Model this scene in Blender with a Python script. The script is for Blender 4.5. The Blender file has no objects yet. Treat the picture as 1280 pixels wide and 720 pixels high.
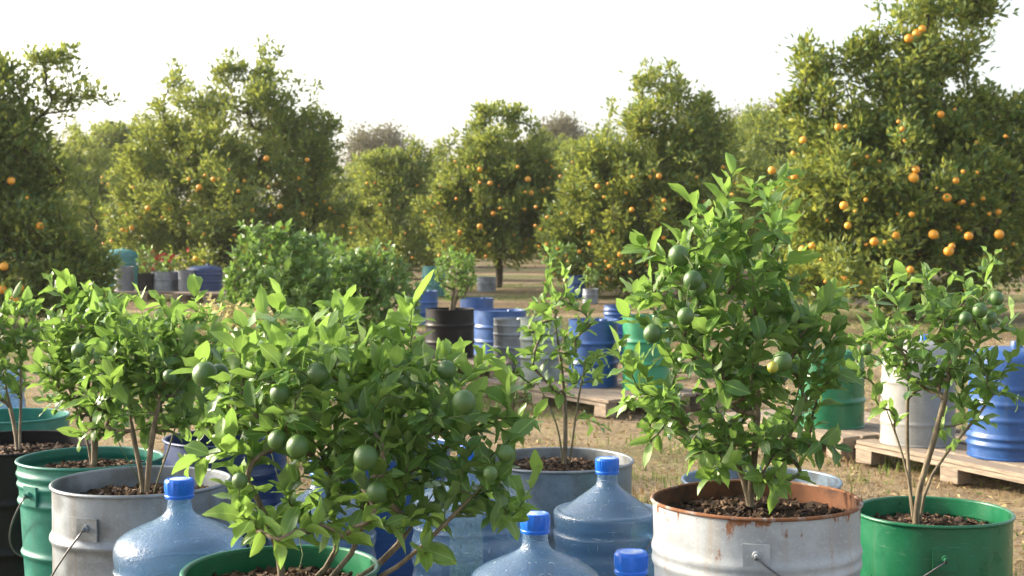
import bpy, bmesh, math, random
import numpy as np
from mathutils import Vector, Matrix

SC = bpy.context.scene
COL = SC.collection
RNG = np.random.default_rng(7)
PI = math.pi
H = 1.3                      # camera height
F = 1422.0                   # pixels per unit of width at unit range, for a 1280 wide frame
K = 1.266                    # real metres of depth per unit of range
PITCH = math.atan(78 / (F * K))
CAM = np.array([0.0, 0.0, H])
FWD = np.array([0, math.cos(PITCH), -math.sin(PITCH)])
UPV = np.array([0, math.sin(PITCH), math.cos(PITCH)])
RGT = np.array([1.0, 0, 0])


def P(px, py, dep):
    return CAM + dep * (K * FWD + (px - 640) / F * RGT + (360 - py) / F * UPV)


def at(px, dep):
    """ground point at a distance, under a picture column"""
    return np.array([(px - 640) / F * dep, dep * K, 0.0])


def unit(v):
    v = np.asarray(v, float)
    n = np.linalg.norm(v, axis=-1, keepdims=True)
    return v / np.maximum(n, 1e-9)


# ------------------------------------------------------------------ meshes
class Acc:
    """collects vertices, quads, triangles, point attributes and corner uvs of one mesh"""
    def __init__(s):
        s.V = []; s.Q = []; s.T = []; s.n = 0
        s.a = {}; s.uv = []
        s.mq = []; s.mt = []

    def add(s, V, Q=None, T=None, attrs=None, uv=None, mi=0):
        V = np.asarray(V, float).reshape(-1, 3)
        if Q is not None and len(Q):
            Q = np.asarray(Q, np.int64).reshape(-1, 4); s.Q.append(Q + s.n); s.mq.append(np.full(len(Q), mi))
        if T is not None and len(T):
            T = np.asarray(T, np.int64).reshape(-1, 3); s.T.append(T + s.n); s.mt.append(np.full(len(T), mi))
        s.V.append(V)
        for k, v in (attrs or {}).items():
            s.a.setdefault(k, []).append((s.n, np.broadcast_to(np.asarray(v, float), (len(V),))))
        if uv is not None:
            s.uv.append((s.n, np.asarray(uv, float).reshape(-1, 2)))
        s.n += len(V)
        return s

    def mesh(s, name, mats, smooth=True, sharp=None):
        me = bpy.data.meshes.new(name)
        V = np.concatenate(s.V)
        Q = np.concatenate(s.Q) if s.Q else np.zeros((0, 4), np.int64)
        T = np.concatenate(s.T) if s.T else np.zeros((0, 3), np.int64)
        nq, nt = len(Q), len(T)
        me.vertices.add(len(V)); me.vertices.foreach_set('co', V.astype(np.float32).ravel())
        loops = np.concatenate([Q.ravel(), T.ravel()]).astype(np.int32)
        me.loops.add(len(loops)); me.loops.foreach_set('vertex_index', loops)
        me.polygons.add(nq + nt)
        st = np.concatenate([np.arange(nq) * 4, nq * 4 + np.arange(nt) * 3]).astype(np.int32)
        me.polygons.foreach_set('loop_start', st)
        me.polygons.foreach_set('use_smooth', np.full(nq + nt, bool(smooth)))
        mi = np.concatenate(s.mq + s.mt) if (s.mq or s.mt) else np.zeros(0)
        me.polygons.foreach_set('material_index', mi.astype(np.int32))
        me.update(calc_edges=True)
        for k, lst in s.a.items():
            at_ = me.attributes.new(k, 'FLOAT', 'POINT')
            arr = np.zeros(len(V), np.float32)
            for n0, v in lst: arr[n0:n0 + len(v)] = v
            at_.data.foreach_set('value', arr)
        if s.uv:
            u = np.zeros((len(V), 2), np.float32)
            for n0, v in s.uv: u[n0:n0 + len(v)] = v
            l = me.uv_layers.new(name='UVMap')
            l.data.foreach_set('uv', u[loops].ravel())
        for m in (mats if isinstance(mats, (list, tuple)) else [mats]): me.materials.append(m)
        if sharp is not None: me.set_sharp_from_angle(angle=math.radians(sharp))
        return me


def link(name, me, parent=None, loc=None):
    o = bpy.data.objects.new(name, me); COL.objects.link(o)
    if parent is not None: o.parent = parent
    if loc is not None: o.location = loc
    return o


def tag(o, label=None, cat=None, group=None, kind=None):
    for k, v in (('label', label), ('category', cat), ('group', group), ('kind', kind)):
        if v: o[k] = v
    return o


def thing(name, label, cat, loc=(0, 0, 0), rz=0.0, group=None):
    o = bpy.data.objects.new(name, None); COL.objects.link(o)
    o.empty_display_size = 0.1
    o.location = tuple(loc); o.rotation_euler = (0, 0, rz)
    return tag(o, label, cat, group)


def copy_tree(o, parent=None):
    c = o.copy(); COL.objects.link(c)
    if parent is not None: c.parent = parent
    for ch in o.children: copy_tree(ch, c)
    return c


def lathe(acc, prof, seg=72, dent=0.0, seed=0, attrs=None, mi=0, close=False):
    prof = np.asarray(prof, float)
    th = np.arange(seg) * 2 * PI / seg
    n = len(prof)
    R = np.repeat(prof[:, 0:1], seg, 1).copy(); Z = np.repeat(prof[:, 1:2], seg, 1)
    if dent:
        r = np.random.default_rng(seed)
        for k in range(2, 6):
            R += dent / k * np.sin(k * th + r.uniform(0, 6.28) + Z * r.uniform(-6, 6)) * (R > 0.02)
    V = np.stack([R * np.cos(th), R * np.sin(th), Z], -1).reshape(-1, 3)
    i = np.arange(n - 1)[:, None] * seg; j = np.arange(seg)[None]; j2 = (j + 1) % seg
    Q = np.stack([i + j, i + j2, i + seg + j2, i + seg + j], -1).reshape(-1, 4)
    acc.add(V, Q, attrs=attrs, mi=mi)
    return acc


def tube(acc, pts, rad, k=8, attrs=None, cap=True, mi=0):
    pts = np.asarray(pts, float); n = len(pts)
    rad = np.broadcast_to(np.asarray(rad, float), (n,))
    t = unit(np.gradient(pts, axis=0))
    ref = np.array([0.31, 0.93, 0.2]) if abs(t[0][2]) > 0.7 else np.array([0.1, 0.15, 1.0])
    u = unit(ref - t[0] * (ref @ t[0])); U = []
    for q in range(n):
        u = unit(u - t[q] * (u @ t[q])); U.append(u)
    U = np.array(U); W = np.cross(t, U)
    a = np.arange(k) * 2 * PI / k
    V = pts[:, None] + rad[:, None, None] * (np.cos(a)[None, :, None] * U[:, None] + np.sin(a)[None, :, None] * W[:, None])
    i = np.arange(n - 1)[:, None] * k; j = np.arange(k)[None]; j2 = (j + 1) % k
    Q = np.stack([i + j, i + j2, i + k + j2, i + k + j], -1).reshape(-1, 4)
    V = V.reshape(-1, 3); T = []
    if cap:
        V = np.concatenate([V, pts[:1], pts[-1:]]); c0 = n * k
        for q in range(k):
            T.append((c0, (q + 1) % k, q)); T.append((c0 + 1, (n - 1) * k + q, (n - 1) * k + (q + 1) % k))
    acc.add(V, Q, T, attrs=attrs, mi=mi)
    return acc


def box(acc, c, size, rot=None, attrs=None, jit=0.0, rng=None, mi=0):
    s = np.array(size) / 2
    v = np.array([(x, y, z) for x in (-1, 1) for y in (-1, 1) for z in (-1, 1)], float) * s
    if jit: v = v + (rng or RNG).normal(0, jit, v.shape)
    if rot is not None: v = v @ np.asarray(rot).T
    acc.add(v + np.asarray(c), [(0, 1, 3, 2), (4, 6, 7, 5), (0, 4, 5, 1), (2, 3, 7, 6), (0, 2, 6, 4), (1, 5, 7, 3)], attrs=attrs, mi=mi)
    return acc


def rotz(a):
    c, s = math.cos(a), math.sin(a)
    return np.array([(c, -s, 0), (s, c, 0), (0, 0, 1.0)])


def bevel_obj(o, w, seg=2):
    m = o.modifiers.new('bevel', 'BEVEL'); m.width = w; m.segments = seg; m.limit_method = 'ANGLE'
    return o


# ------------------------------------------------------------------ materials
class N:
    """small node builder"""
    def __init__(s, name):
        s.m = bpy.data.materials.new(name); s.m.use_nodes = True
        s.t = s.m.node_tree; s.t.nodes.clear()
        s.out = s.t.nodes.new('ShaderNodeOutputMaterial')

    def n(s, typ, **kw):
        nd = s.t.nodes.new(typ)
        for k, v in kw.items():
            if k.startswith('i_'): s.set(nd.inputs[k[2:].replace('_', ' ')], v)
            elif k.startswith('x_'): s.set(nd.inputs[int(k[2:])], v)
            else: setattr(nd, k, v)
        return nd

    def set(s, inp, v):
        if isinstance(v, bpy.types.NodeSocket): s.t.links.new(v, inp)
        elif isinstance(v, bpy.types.Node): s.t.links.new(v.outputs[0], inp)
        else:
            if hasattr(inp.default_value, '__len__') and len(inp.default_value) == 4 and len(v) == 3: v = (*v, 1)
            inp.default_value = v

    def obj(s): return s.n('ShaderNodeTexCoord').outputs['Object']
    def geo(s): return s.n('ShaderNodeNewGeometry')
    def attr(s, name): return s.n('ShaderNodeAttribute', attribute_name=name).outputs['Fac']

    def noise(s, scale, detail=4, rough=0.6, vec=None, stretch=None, dist=0.0):
        vec = vec or s.obj()
        if stretch: vec = s.n('ShaderNodeMapping', x_0=vec, i_Scale=stretch).outputs[0]
        nd = s.n('ShaderNodeTexNoise', i_Scale=scale, i_Detail=detail, i_Roughness=rough, i_Distortion=dist)
        s.set(nd.inputs['Vector'], vec)
        return nd.outputs['Fac']

    def ramp(s, fac, lo, hi, a=0.0, b=1.0, smooth=True):
        nd = s.n('ShaderNodeMapRange', i_From_Min=lo, i_From_Max=hi, i_To_Min=a, i_To_Max=b)
        if smooth: nd.interpolation_type = 'SMOOTHSTEP'
        s.set(nd.inputs['Value'], fac)
        return nd.outputs[0]

    def mix(s, fac, a, b, mode='MIX'):
        nd = s.n('ShaderNodeMix', data_type='RGBA', blend_type=mode)
        s.set(nd.inputs[0], fac); s.set(nd.inputs[6], a); s.set(nd.inputs[7], b)
        return nd.outputs[2]

    def math(s, op, a, b=0.0, clamp=False):
        nd = s.n('ShaderNodeMath', operation=op, use_clamp=clamp)
        s.set(nd.inputs[0], a); s.set(nd.inputs[1], b)
        return nd.outputs[0]

    def bump(s, h, strength=0.3, dist=0.01):
        return s.n('ShaderNodeBump', i_Strength=strength, i_Distance=dist, i_Height=h).outputs[0]

    def bsdf(s, col, rough=0.5, metal=0.0, spec=0.5, normal=None, coat=0.0):
        b = s.n('ShaderNodeBsdfPrincipled')
        s.set(b.inputs['Base Color'], col); s.set(b.inputs['Roughness'], rough); s.set(b.inputs['Metallic'], metal)
        s.set(b.inputs['Specular IOR Level'], spec); s.set(b.inputs['Coat Weight'], coat)
        if normal is not None: s.set(b.inputs['Normal'], normal)
        return b.outputs[0]

    def mixs(s, fac, a, b):
        nd = s.n('ShaderNodeMixShader'); s.set(nd.inputs[0], fac); s.set(nd.inputs[1], a); s.set(nd.inputs[2], b)
        return nd.outputs[0]

    def done(s, sh):
        s.set(s.out.inputs['Surface'], sh)
        return s.m


def painted(name, col, dark=0.6, rough=0.4, dirt=(.16, .13, .10), rust=0.0, seed=0.0, metal=0.0, dirt_amt=0.5, bumpy=0.15, drip=None):
    """weathered coat of paint or zinc: mottling, run-down streaks, grime, scratches, specks of rust"""
    b = N(name); v = b.n('ShaderNodeMapping', x_0=b.obj(), i_Location=(seed, seed * 1.7, seed * .6)).outputs[0]
    mott = b.noise(9, 6, .65, v); streak = b.noise(22, 4, .6, v, stretch=(1, 1, .06)); fine = b.noise(120, 3, .6, v)
    c = b.mix(b.ramp(mott, .35, .68), tuple(x * dark for x in col), col)
    c = b.mix(b.math('MULTIPLY', b.ramp(streak, .52, .72), dirt_amt), c, dirt)
    c = b.mix(b.math('MULTIPLY', b.ramp(fine, .55, .75), dirt_amt * .5), c, tuple(min(1, x * 1.5 + (.05 if max(col) > .03 else .008)) for x in col))
    scr = b.noise(60, 2, .5, v, stretch=(.25, .25, 3.0), dist=1.5)
    c = b.mix(b.math('MULTIPLY', b.ramp(scr, .66, .70), .5 * dirt_amt + .1), c, tuple(min(.8, x * .5 + (.22 if max(col) > .03 else .05)) for x in col))
    rg = b.ramp(mott, .3, .7, rough * .75, min(1, rough * 1.35))
    if rust:
        rn = b.math('ADD', b.math('MULTIPLY', b.noise(14, 8, .7, v), .75), b.math('MULTIPLY', streak, .25))
        if drip:                                # rust run down from the rim in streaks
            z = b.n('ShaderNodeSeparateXYZ', x_0=b.obj()).outputs[2]
            run = b.math('MULTIPLY', b.ramp(z, drip - .075, drip), b.ramp(b.noise(16, 5, .65, v, stretch=(1, 1, .16)), .42, .70, 0, .20))
            rn = b.math('ADD', rn, run)
        rm = b.ramp(rn, .64 - .22 * rust, .70 - .16 * rust)
        rc = b.mix(b.noise(40, 5, .7, v), (.06, .025, .012), (.30, .12, .045))
        c = b.mix(rm, c, rc); rg = b.math('MAXIMUM', rg, b.math('MULTIPLY', rm, .9))
    h = b.math('ADD', b.math('MULTIPLY', mott, .6), b.math('MULTIPLY', fine, .25))
    return b.done(b.bsdf(c, rg, metal, .5 if max(col) > .03 else .22, b.bump(h, bumpy, .006)))


def plain(name, col, rough=0.5, metal=0.0, var=0.25, scale=30, bumpy=0.2, stretch=None, col2=None):
    b = N(name); n1 = b.noise(scale, 6, .65, stretch=stretch)
    c = b.mix(b.ramp(n1, .3, .7), col2 or tuple(x * (1 - var) for x in col), col)
    return b.done(b.bsdf(c, rough, metal, .4, b.bump(n1, bumpy, .004)))


M = {}
M['galv'] = painted('galvanised_zinc', (.25, .28, .31), .6, .45, metal=.45, seed=1.0, dirt_amt=.5)
M['galv_blue'] = painted('bluish_zinc', (.20, .27, .34), .6, .42, metal=.45, seed=2.0)
M['white_rust'] = painted('chalky_white_paint', (.36, .385, .405), .74, .5, rust=.22, drip=.627, seed=3.1, dirt=(.30, .25, .19), dirt_amt=.6, bumpy=.25)
M['rust'] = plain('rusty_steel', (.17, .070, .033), .9, 0, scale=11, col2=(.045, .024, .016), bumpy=.6)
M['rim_rust'] = painted('rusted_rim', (.34, .33, .31), .7, .7, rust=1.25, seed=13.0)
M['green'] = painted('green_paint', (.008, .135, .058), .75, .33, seed=4.0, dirt=(.06, .13, .07), dirt_amt=.35)
M['teal'] = painted('teal_paint', (.010, .165, .125), .7, .38, seed=5.0, dirt=(.05, .10, .08), dirt_amt=.4)
M['black'] = painted('black_paint', (.007, .007, .009), .7, .50, seed=6.0, dirt=(.014, .014, .014), dirt_amt=.2)
M['blue'] = painted('blue_plastic', (.018, .080, .26), .7, .38, seed=7.0, dirt=(.10, .13, .20), dirt_amt=.4)
M['blue_dark'] = painted('dark_blue_plastic', (.010, .035, .125), .7, .40, seed=8.0, dirt=(.05, .07, .12), dirt_amt=.4)
M['green_light'] = painted('light_green_paint', (.025, .23, .11), .75, .38, seed=9.0, dirt=(.10, .20, .10), dirt_amt=.4)
M['pale'] = painted('pale_weathered_paint', (.30, .35, .31), .6, .55, seed=10.0, dirt=(.22, .28, .22), dirt_amt=.8)
M['white'] = painted('dull_white_plastic', (.27, .27, .25), .8, .5, seed=11.0, dirt=(.30, .29, .24), dirt_amt=.7)
M['teal_light'] = painted('faded_teal_plastic', (.045, .20, .19), .7, .55, seed=12.0, dirt=(.2, .3, .28), dirt_amt=.6)
M['wire'] = plain('bail_wire', (.16, .16, .17), .4, .8, scale=80)
M['cap'] = plain('blue_cap_plastic', (.012, .13, .62), .32, 0, var=.15, scale=60, bumpy=.05)
M['seal'] = plain('scuffed_cap_top', (.45, .52, .66), .5, 0, scale=50, col2=(.10, .22, .58), bumpy=.2)
M['wood'] = plain('weathered_pallet_wood', (.30, .235, .17), .85, 0, scale=10, stretch=(1, 14, 14), col2=(.13, .105, .08), bumpy=.5)
M['dark_in'] = plain('dirty_inner_wall', (.10, .10, .10), .7, 0, scale=14)
M['hole'] = plain('drain_hole_black', (.008, .008, .008), .9, 0)


def soil_mat():
    b = N('potting_mulch'); a = b.attr('leafvar')
    r = b.n('ShaderNodeValToRGB'); b.set(r.inputs[0], a)
    e = r.color_ramp.elements
    e[0].color = (.018, .012, .009, 1); e[1].color = (.30, .22, .14, 1); e[1].position = 1
    for p, c in ((.35, (.045, .028, .018, 1)), (.6, (.10, .06, .035, 1)), (.85, (.17, .11, .07, 1))):
        x = e.new(p); x.color = c
    return b.done(b.bsdf(r.outputs[0], .85, 0, .2, b.bump(b.noise(160, 5), .5, .004)))


M['soil'] = soil_mat()


def leaf_mat(name, mature, mid, young, back, trans=.40, gloss=.30, veins=True):
    b = N(name)
    yg, va = b.attr('young'), b.attr('leafvar')
    c = b.mix(b.ramp(va, 0, 1, smooth=False), mature, mid)
    c = b.mix(yg, c, young)
    pat = b.noise(18, 4, .6)
    c = b.mix(b.math('MULTIPLY', b.ramp(pat, .50, .75), .45), c, tuple(x * 1.7 for x in mid))
    normal = None
    if veins:
        uv = b.n('ShaderNodeSeparateXYZ', x_0=b.n('ShaderNodeTexCoord').outputs['UV'])
        ax = b.math('ABSOLUTE', b.math('SUBTRACT', uv.outputs[0], .5))
        mid_rib = b.ramp(ax, .015, .055, 1, 0)
        ph = b.math('SUBTRACT', b.math('MULTIPLY', uv.outputs[1], 62), b.math('MULTIPLY', ax, 48))
        side = b.ramp(b.math('SINE', ph), .82, 1.0)
        vein = b.math('MAXIMUM', mid_rib, b.math('MULTIPLY', side, .38))
        c = b.mix(b.math('MULTIPLY', vein, .55), c, tuple(min(.6, x * 1.6 + .05) for x in young))
        h = b.math('SUBTRACT', b.math('MULTIPLY', b.noise(45, 3), .35), b.math('MULTIPLY', vein, .5))
        normal = b.bump(h, .35, .003)
    cb = b.mix(b.geo().outputs['Backfacing'], c, b.mix(yg, back, young))
    rg = b.math('ADD', gloss, b.math('MULTIPLY', b.geo().outputs['Backfacing'], .25))
    s = b.bsdf(cb, rg, 0, .5, normal)
    tr = b.n('ShaderNodeBsdfTranslucent')
    b.set(tr.inputs['Color'], b.mix(.55, c, tuple(min(.9, x * 1.9) for x in young)))
    return b.done(b.mixs(trans, s, tr.outputs[0]))


M['leaf'] = leaf_mat('citrus_leaf', (.025, .082, .022), (.056, .144, .030), (.19, .305, .054), (.12, .19, .075))
M['leaf_dark'] = leaf_mat('dense_shrub_leaf', (.036, .105, .022), (.085, .185, .034), (.20, .31, .055), (.12, .19, .08), trans=.28)
M['tree_leaf'] = leaf_mat('orchard_leaf', (.019, .072, .017), (.050, .138, .026), (.32, .335, .052), (.08, .15, .045), trans=.34, gloss=.40, veins=False)
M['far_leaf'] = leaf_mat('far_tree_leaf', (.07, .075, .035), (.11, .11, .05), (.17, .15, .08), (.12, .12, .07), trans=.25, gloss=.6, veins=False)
M['dry_leaf'] = leaf_mat('dried_weed_leaf', (.22, .20, .07), (.34, .27, .10), (.50, .42, .20), (.35, .30, .15), trans=.3, gloss=.7, veins=False)


def bark_mat(name, a, c, scale=30):
    b = N(name); n1 = b.noise(scale, 6, .7, stretch=(1, 1, .25))
    return b.done(b.bsdf(b.mix(b.ramp(n1, .3, .7), a, c), .8, 0, .25, b.bump(n1, .6, .01)))


def stem_mat():
    b = N('young_citrus_bark'); n1 = b.noise(60, 5, .7, stretch=(1, 1, .3)); w = b.attr('woody')
    wood = b.mix(b.ramp(n1, .3, .7), (.085, .065, .040), (.21, .165, .105))
    green = b.mix(n1, (.05, .085, .02), (.10, .14, .04))
    return b.done(b.bsdf(b.mix(w, green, wood), .7, 0, .3, b.bump(n1, .4, .003)))


M['stem'] = stem_mat()
M['bark'] = bark_mat('orchard_bark', (.035, .028, .020), (.10, .08, .055))


def fruit_mat(name, a, c, rough=.35):
    b = N(name); oi = b.n('ShaderNodeObjectInfo').outputs['Random']
    col = b.mix(b.math('ADD', b.math('MULTIPLY', oi, .6), b.math('MULTIPLY', b.noise(25, 3), .4)), a, c)
    pore = b.n('ShaderNodeTexVoronoi', i_Scale=420.0); b.set(pore.inputs['Vector'], b.obj())
    return b.done(b.bsdf(col, rough, 0, .5, b.bump(pore.outputs['Distance'], .25, .0012)))


M['lime'] = fruit_mat('green_lime_peel', (.030, .080, .018), (.075, .148, .032), .36)
M['lime_yellow'] = fruit_mat('ripening_lime_peel', (.24, .26, .03), (.32, .31, .035))
M['orange'] = fruit_mat('orange_peel', (.62, .22, .012), (.72, .36, .03), .42)


def bottle_mat(name, tint, body):
    """thin blue polycarbonate: see-through, a little milky, glossy, pebbled by grain and water spots"""
    b = N(name)
    fine = b.noise(150, 3, .6); mott = b.noise(14, 5, .65)
    streak = b.noise(30, 3, .6, stretch=(1, 1, .1))
    nrm = b.bump(b.math('ADD', fine, b.math('MULTIPLY', mott, .8)), .55, .005)
    milky = b.mix(b.ramp(mott, .3, .7), body, tuple(x * .72 for x in body))
    milky = b.mix(b.math('MULTIPLY', b.ramp(streak, .55, .75), .5), milky, (.42, .50, .58))
    scr = b.math('MAXIMUM', b.ramp(b.noise(34, 3, .6, stretch=(.3, .3, 2.5), dist=1.2), .64, .70), b.ramp(b.noise(75, 2, .5, stretch=(1, 1, .25), dist=.8), .68, .74))
    milky = b.mix(scr, milky, (.50, .58, .66))
    d = b.bsdf(milky, .14, 0, .7, nrm, .5)
    tl = b.n('ShaderNodeBsdfTranslucent'); b.set(tl.inputs['Color'], milky)
    t = b.n('ShaderNodeBsdfTransparent'); b.set(t.inputs['Color'], tint)
    gl = b.n('ShaderNodeBsdfGlossy', i_Roughness=.09); b.set(gl.inputs['Normal'], nrm)
    fr = b.n('ShaderNodeFresnel', i_IOR=1.62); b.set(fr.inputs['Normal'], nrm)
    see = b.mixs(fr.outputs[0], t.outputs[0], gl.outputs[0])
    return b.done(b.mixs(b.math('ADD', b.ramp(mott, .3, .7, .20, .38), b.math('MULTIPLY', scr, .22), True), see, b.mixs(.30, d, tl.outputs[0])))


M['bottle'] = bottle_mat('blue_bottle_plastic', (.46, .69, .92), (.25, .42, .63))


def ground_mat():
    b = N('orchard_ground'); v = b.obj()
    big = b.noise(.35, 6, .6, v); medn = b.noise(2.2, 6, .65, v); fine = b.noise(30, 6, .7, v); grain = b.noise(110, 4, .7, v)
    straw1 = b.noise(26, 3, .6, b.n('ShaderNodeMapping', x_0=v, i_Rotation=(0, 0, .5)).outputs[0], stretch=(1, 7, 1), dist=1.2)
    straw2 = b.noise(26, 3, .6, b.n('ShaderNodeMapping', x_0=v, i_Rotation=(0, 0, -.9)).outputs[0], stretch=(1, 7, 1), dist=1.2)
    straw = b.math('MAXIMUM', straw1, straw2)
    rows = b.noise(.16, 3, .5, v, stretch=(.35, 2.4, 1))
    c = b.mix(b.ramp(fine, .3, .7), (.12, .085, .055), (.34, .26, .165))
    c = b.mix(b.math('MULTIPLY', b.ramp(medn, .42, .62), .65), c, (.38, .30, .175))
    c = b.mix(b.math('MULTIPLY', b.ramp(big, .50, .66), .8), c, b.mix(fine, (.05, .065, .022), (.17, .17, .06)))
    wv = b.n('ShaderNodeTexWave', bands_direction='Y', i_Scale=.055, i_Distortion=5.0, i_Detail=4.0, i_Detail_Scale=1.6); b.set(wv.inputs['Vector'], v)
    sep = b.n('ShaderNodeSeparateXYZ', x_0=v); farm = b.ramp(sep.outputs[1], 12, 18)
    c = b.mix(b.math('MULTIPLY', b.ramp(wv.outputs['Fac'], .55, .72), b.math('MULTIPLY', farm, .85)), c, b.mix(fine, (.035, .055, .018), (.14, .15, .05)))
    c = b.mix(b.math('MULTIPLY', b.ramp(wv.outputs['Fac'], .30, .18), b.math('MULTIPLY', farm, .8)), c, b.mix(fine, (.05, .034, .022), (.17, .105, .06)))
    c = b.mix(b.math('MULTIPLY', b.ramp(rows, .52, .60), .6), c, (.11, .08, .055))
    c = b.mix(b.math('MULTIPLY', b.ramp(straw, .56, .68), .75), c, (.50, .42, .26))
    c = b.mix(b.ramp(grain, .56, .72, 0, .7), c, (.045, .03, .02))
    h = b.math('ADD', b.math('ADD', fine, b.math('MULTIPLY', medn, 2.0)), b.math('MULTIPLY', straw, .6))
    return b.done(b.bsdf(c, .95, 0, .1, b.bump(h, .9, .03)))


M['ground'] = ground_mat()


def litter_mat():
    b = N('dry_grass_and_litter'); a = b.attr('leafvar'); g = b.attr('young')
    r = b.n('ShaderNodeValToRGB'); b.set(r.inputs[0], a); e = r.color_ramp.elements
    e[0].color = (.10, .06, .03, 1); e[1].color = (.50, .40, .22, 1)
    for p, c in ((.4, (.26, .17, .085, 1)), (.75, (.36, .28, .13, 1))):
        x = e.new(p); x.color = c
    gr = b.mix(a, (.075, .13, .022), (.22, .27, .07))
    c = b.mix(g, r.outputs[0], gr)
    s = b.bsdf(c, .8, 0, .2); t = b.n('ShaderNodeBsdfTranslucent'); b.set(t.inputs['Color'], c)
    return b.done(b.mixs(.3, s, t.outputs[0]))


M['litter'] = litter_mat()
M['flower'] = plain('red_petals', (.55, .035, .03), .6, 0, scale=40)
M['tank_grey'] = plain('grey_plastic', (.16, .17, .19), .6, 0, scale=12)

# ------------------------------------------------------------------ leaves
TS = np.array([.14, .32, .52, .72, .88])
WS = np.sin(PI * np.array([.14, .32, .52, .72, .88]) ** .88) ** .75
WS[-1] *= .86


def leaves_hi(acc, B, D, U, L, W, curl, fold, young, var, wave=None):
    """curved, folded, veined leaves. B base, D direction, U upper-face normal (n x 3 each)"""
    n = len(B)
    if not n: return
    D = unit(D); S = unit(np.cross(D, U)); U = np.cross(S, D)
    wave = np.zeros(n) if wave is None else wave
    ts = np.concatenate([[0], TS, [1]]); k = len(TS)
    th = curl[:, None] * ts[None]
    sc = np.where(np.abs(curl) < 1e-3, 1e-3, curl)[:, None]
    x = np.sin(sc * ts) / sc; z = -(1 - np.cos(sc * ts)) / sc
    ctr = B[:, None] + L[:, None, None] * (x[..., None] * D[:, None] + z[..., None] * U[:, None])
    Nn = np.sin(th)[..., None] * D[:, None] + np.cos(th)[..., None] * U[:, None]
    w = (W / 2)[:, None] * WS[None]
    ph = RNG.uniform(0, 6.28, n)[:, None]
    lift = np.sin(fold)[:, None]; side = np.cos(fold)[:, None]
    wl = wave[:, None] * np.sin(TS[None] * 9 + ph) * w; wr = wave[:, None] * np.sin(TS[None] * 9 + ph + 2) * w
    mid = ctr[:, 1:-1]; Nm = Nn[:, 1:-1]
    lf = mid - (w * side)[..., None] * S[:, None] + (w * lift + wl)[..., None] * Nm
    rt = mid + (w * side)[..., None] * S[:, None] + (w * lift + wr)[..., None] * Nm
    V = np.concatenate([ctr[:, :1], lf, mid, rt, ctr[:, -1:]], 1)     # 1 + 3k + 1
    nv = 2 + 3 * k
    q = []; t = [(0, 1 + k, 1), (0, 1 + 2 * k, 1 + k)]
    for i in range(k - 1):
        a, m, r = 1 + i, 1 + k + i, 1 + 2 * k + i
        q += [(a, m, m + 1, a + 1), (m, r, r + 1, m + 1)]
    e = nv - 1
    t += [(k, 2 * k, e), (2 * k, 3 * k, e)]
    off = (np.arange(n) * nv)[:, None, None]
    Q = (np.array(q)[None] + off).reshape(-1, 4); T = (np.array(t)[None] + off).reshape(-1, 3)
    uv1 = np.concatenate([[(.5, 0)], np.stack([.5 - WS * .5, TS], -1), np.stack([.5 + 0 * TS, TS], -1), np.stack([.5 + WS * .5, TS], -1), [(.5, 1)]])
    acc.add(V.reshape(-1, 3), Q, T, attrs={'young': np.repeat(young, nv), 'leafvar': np.repeat(var, nv)}, uv=np.tile(uv1, (n, 1)))


def leaves_lo(acc, B, D, U, L, W, fold, young, var):
    """small folded leaves of four points for distant crowns"""
    n = len(B)
    D = unit(D); S = unit(np.cross(D, U)); U = np.cross(S, D)
    m = B + D * (L * .5)[:, None]
    s = S * (W * .5 * np.cos(fold))[:, None]; u = U * (W * .5 * np.sin(fold))[:, None]
    V = np.stack([B, m - s + u, B + D * L[:, None] - U * (L * .12)[:, None], m + s + u], 1)
    off = (np.arange(n) * 4)[:, None, None]
    T = (np.array([(0, 2, 1), (0, 3, 2)])[None] + off).reshape(-1, 3)
    acc.add(V.reshape(-1, 3), None, T, attrs={'young': np.repeat(young, 4), 'leafvar': np.repeat(var, 4)})


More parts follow.
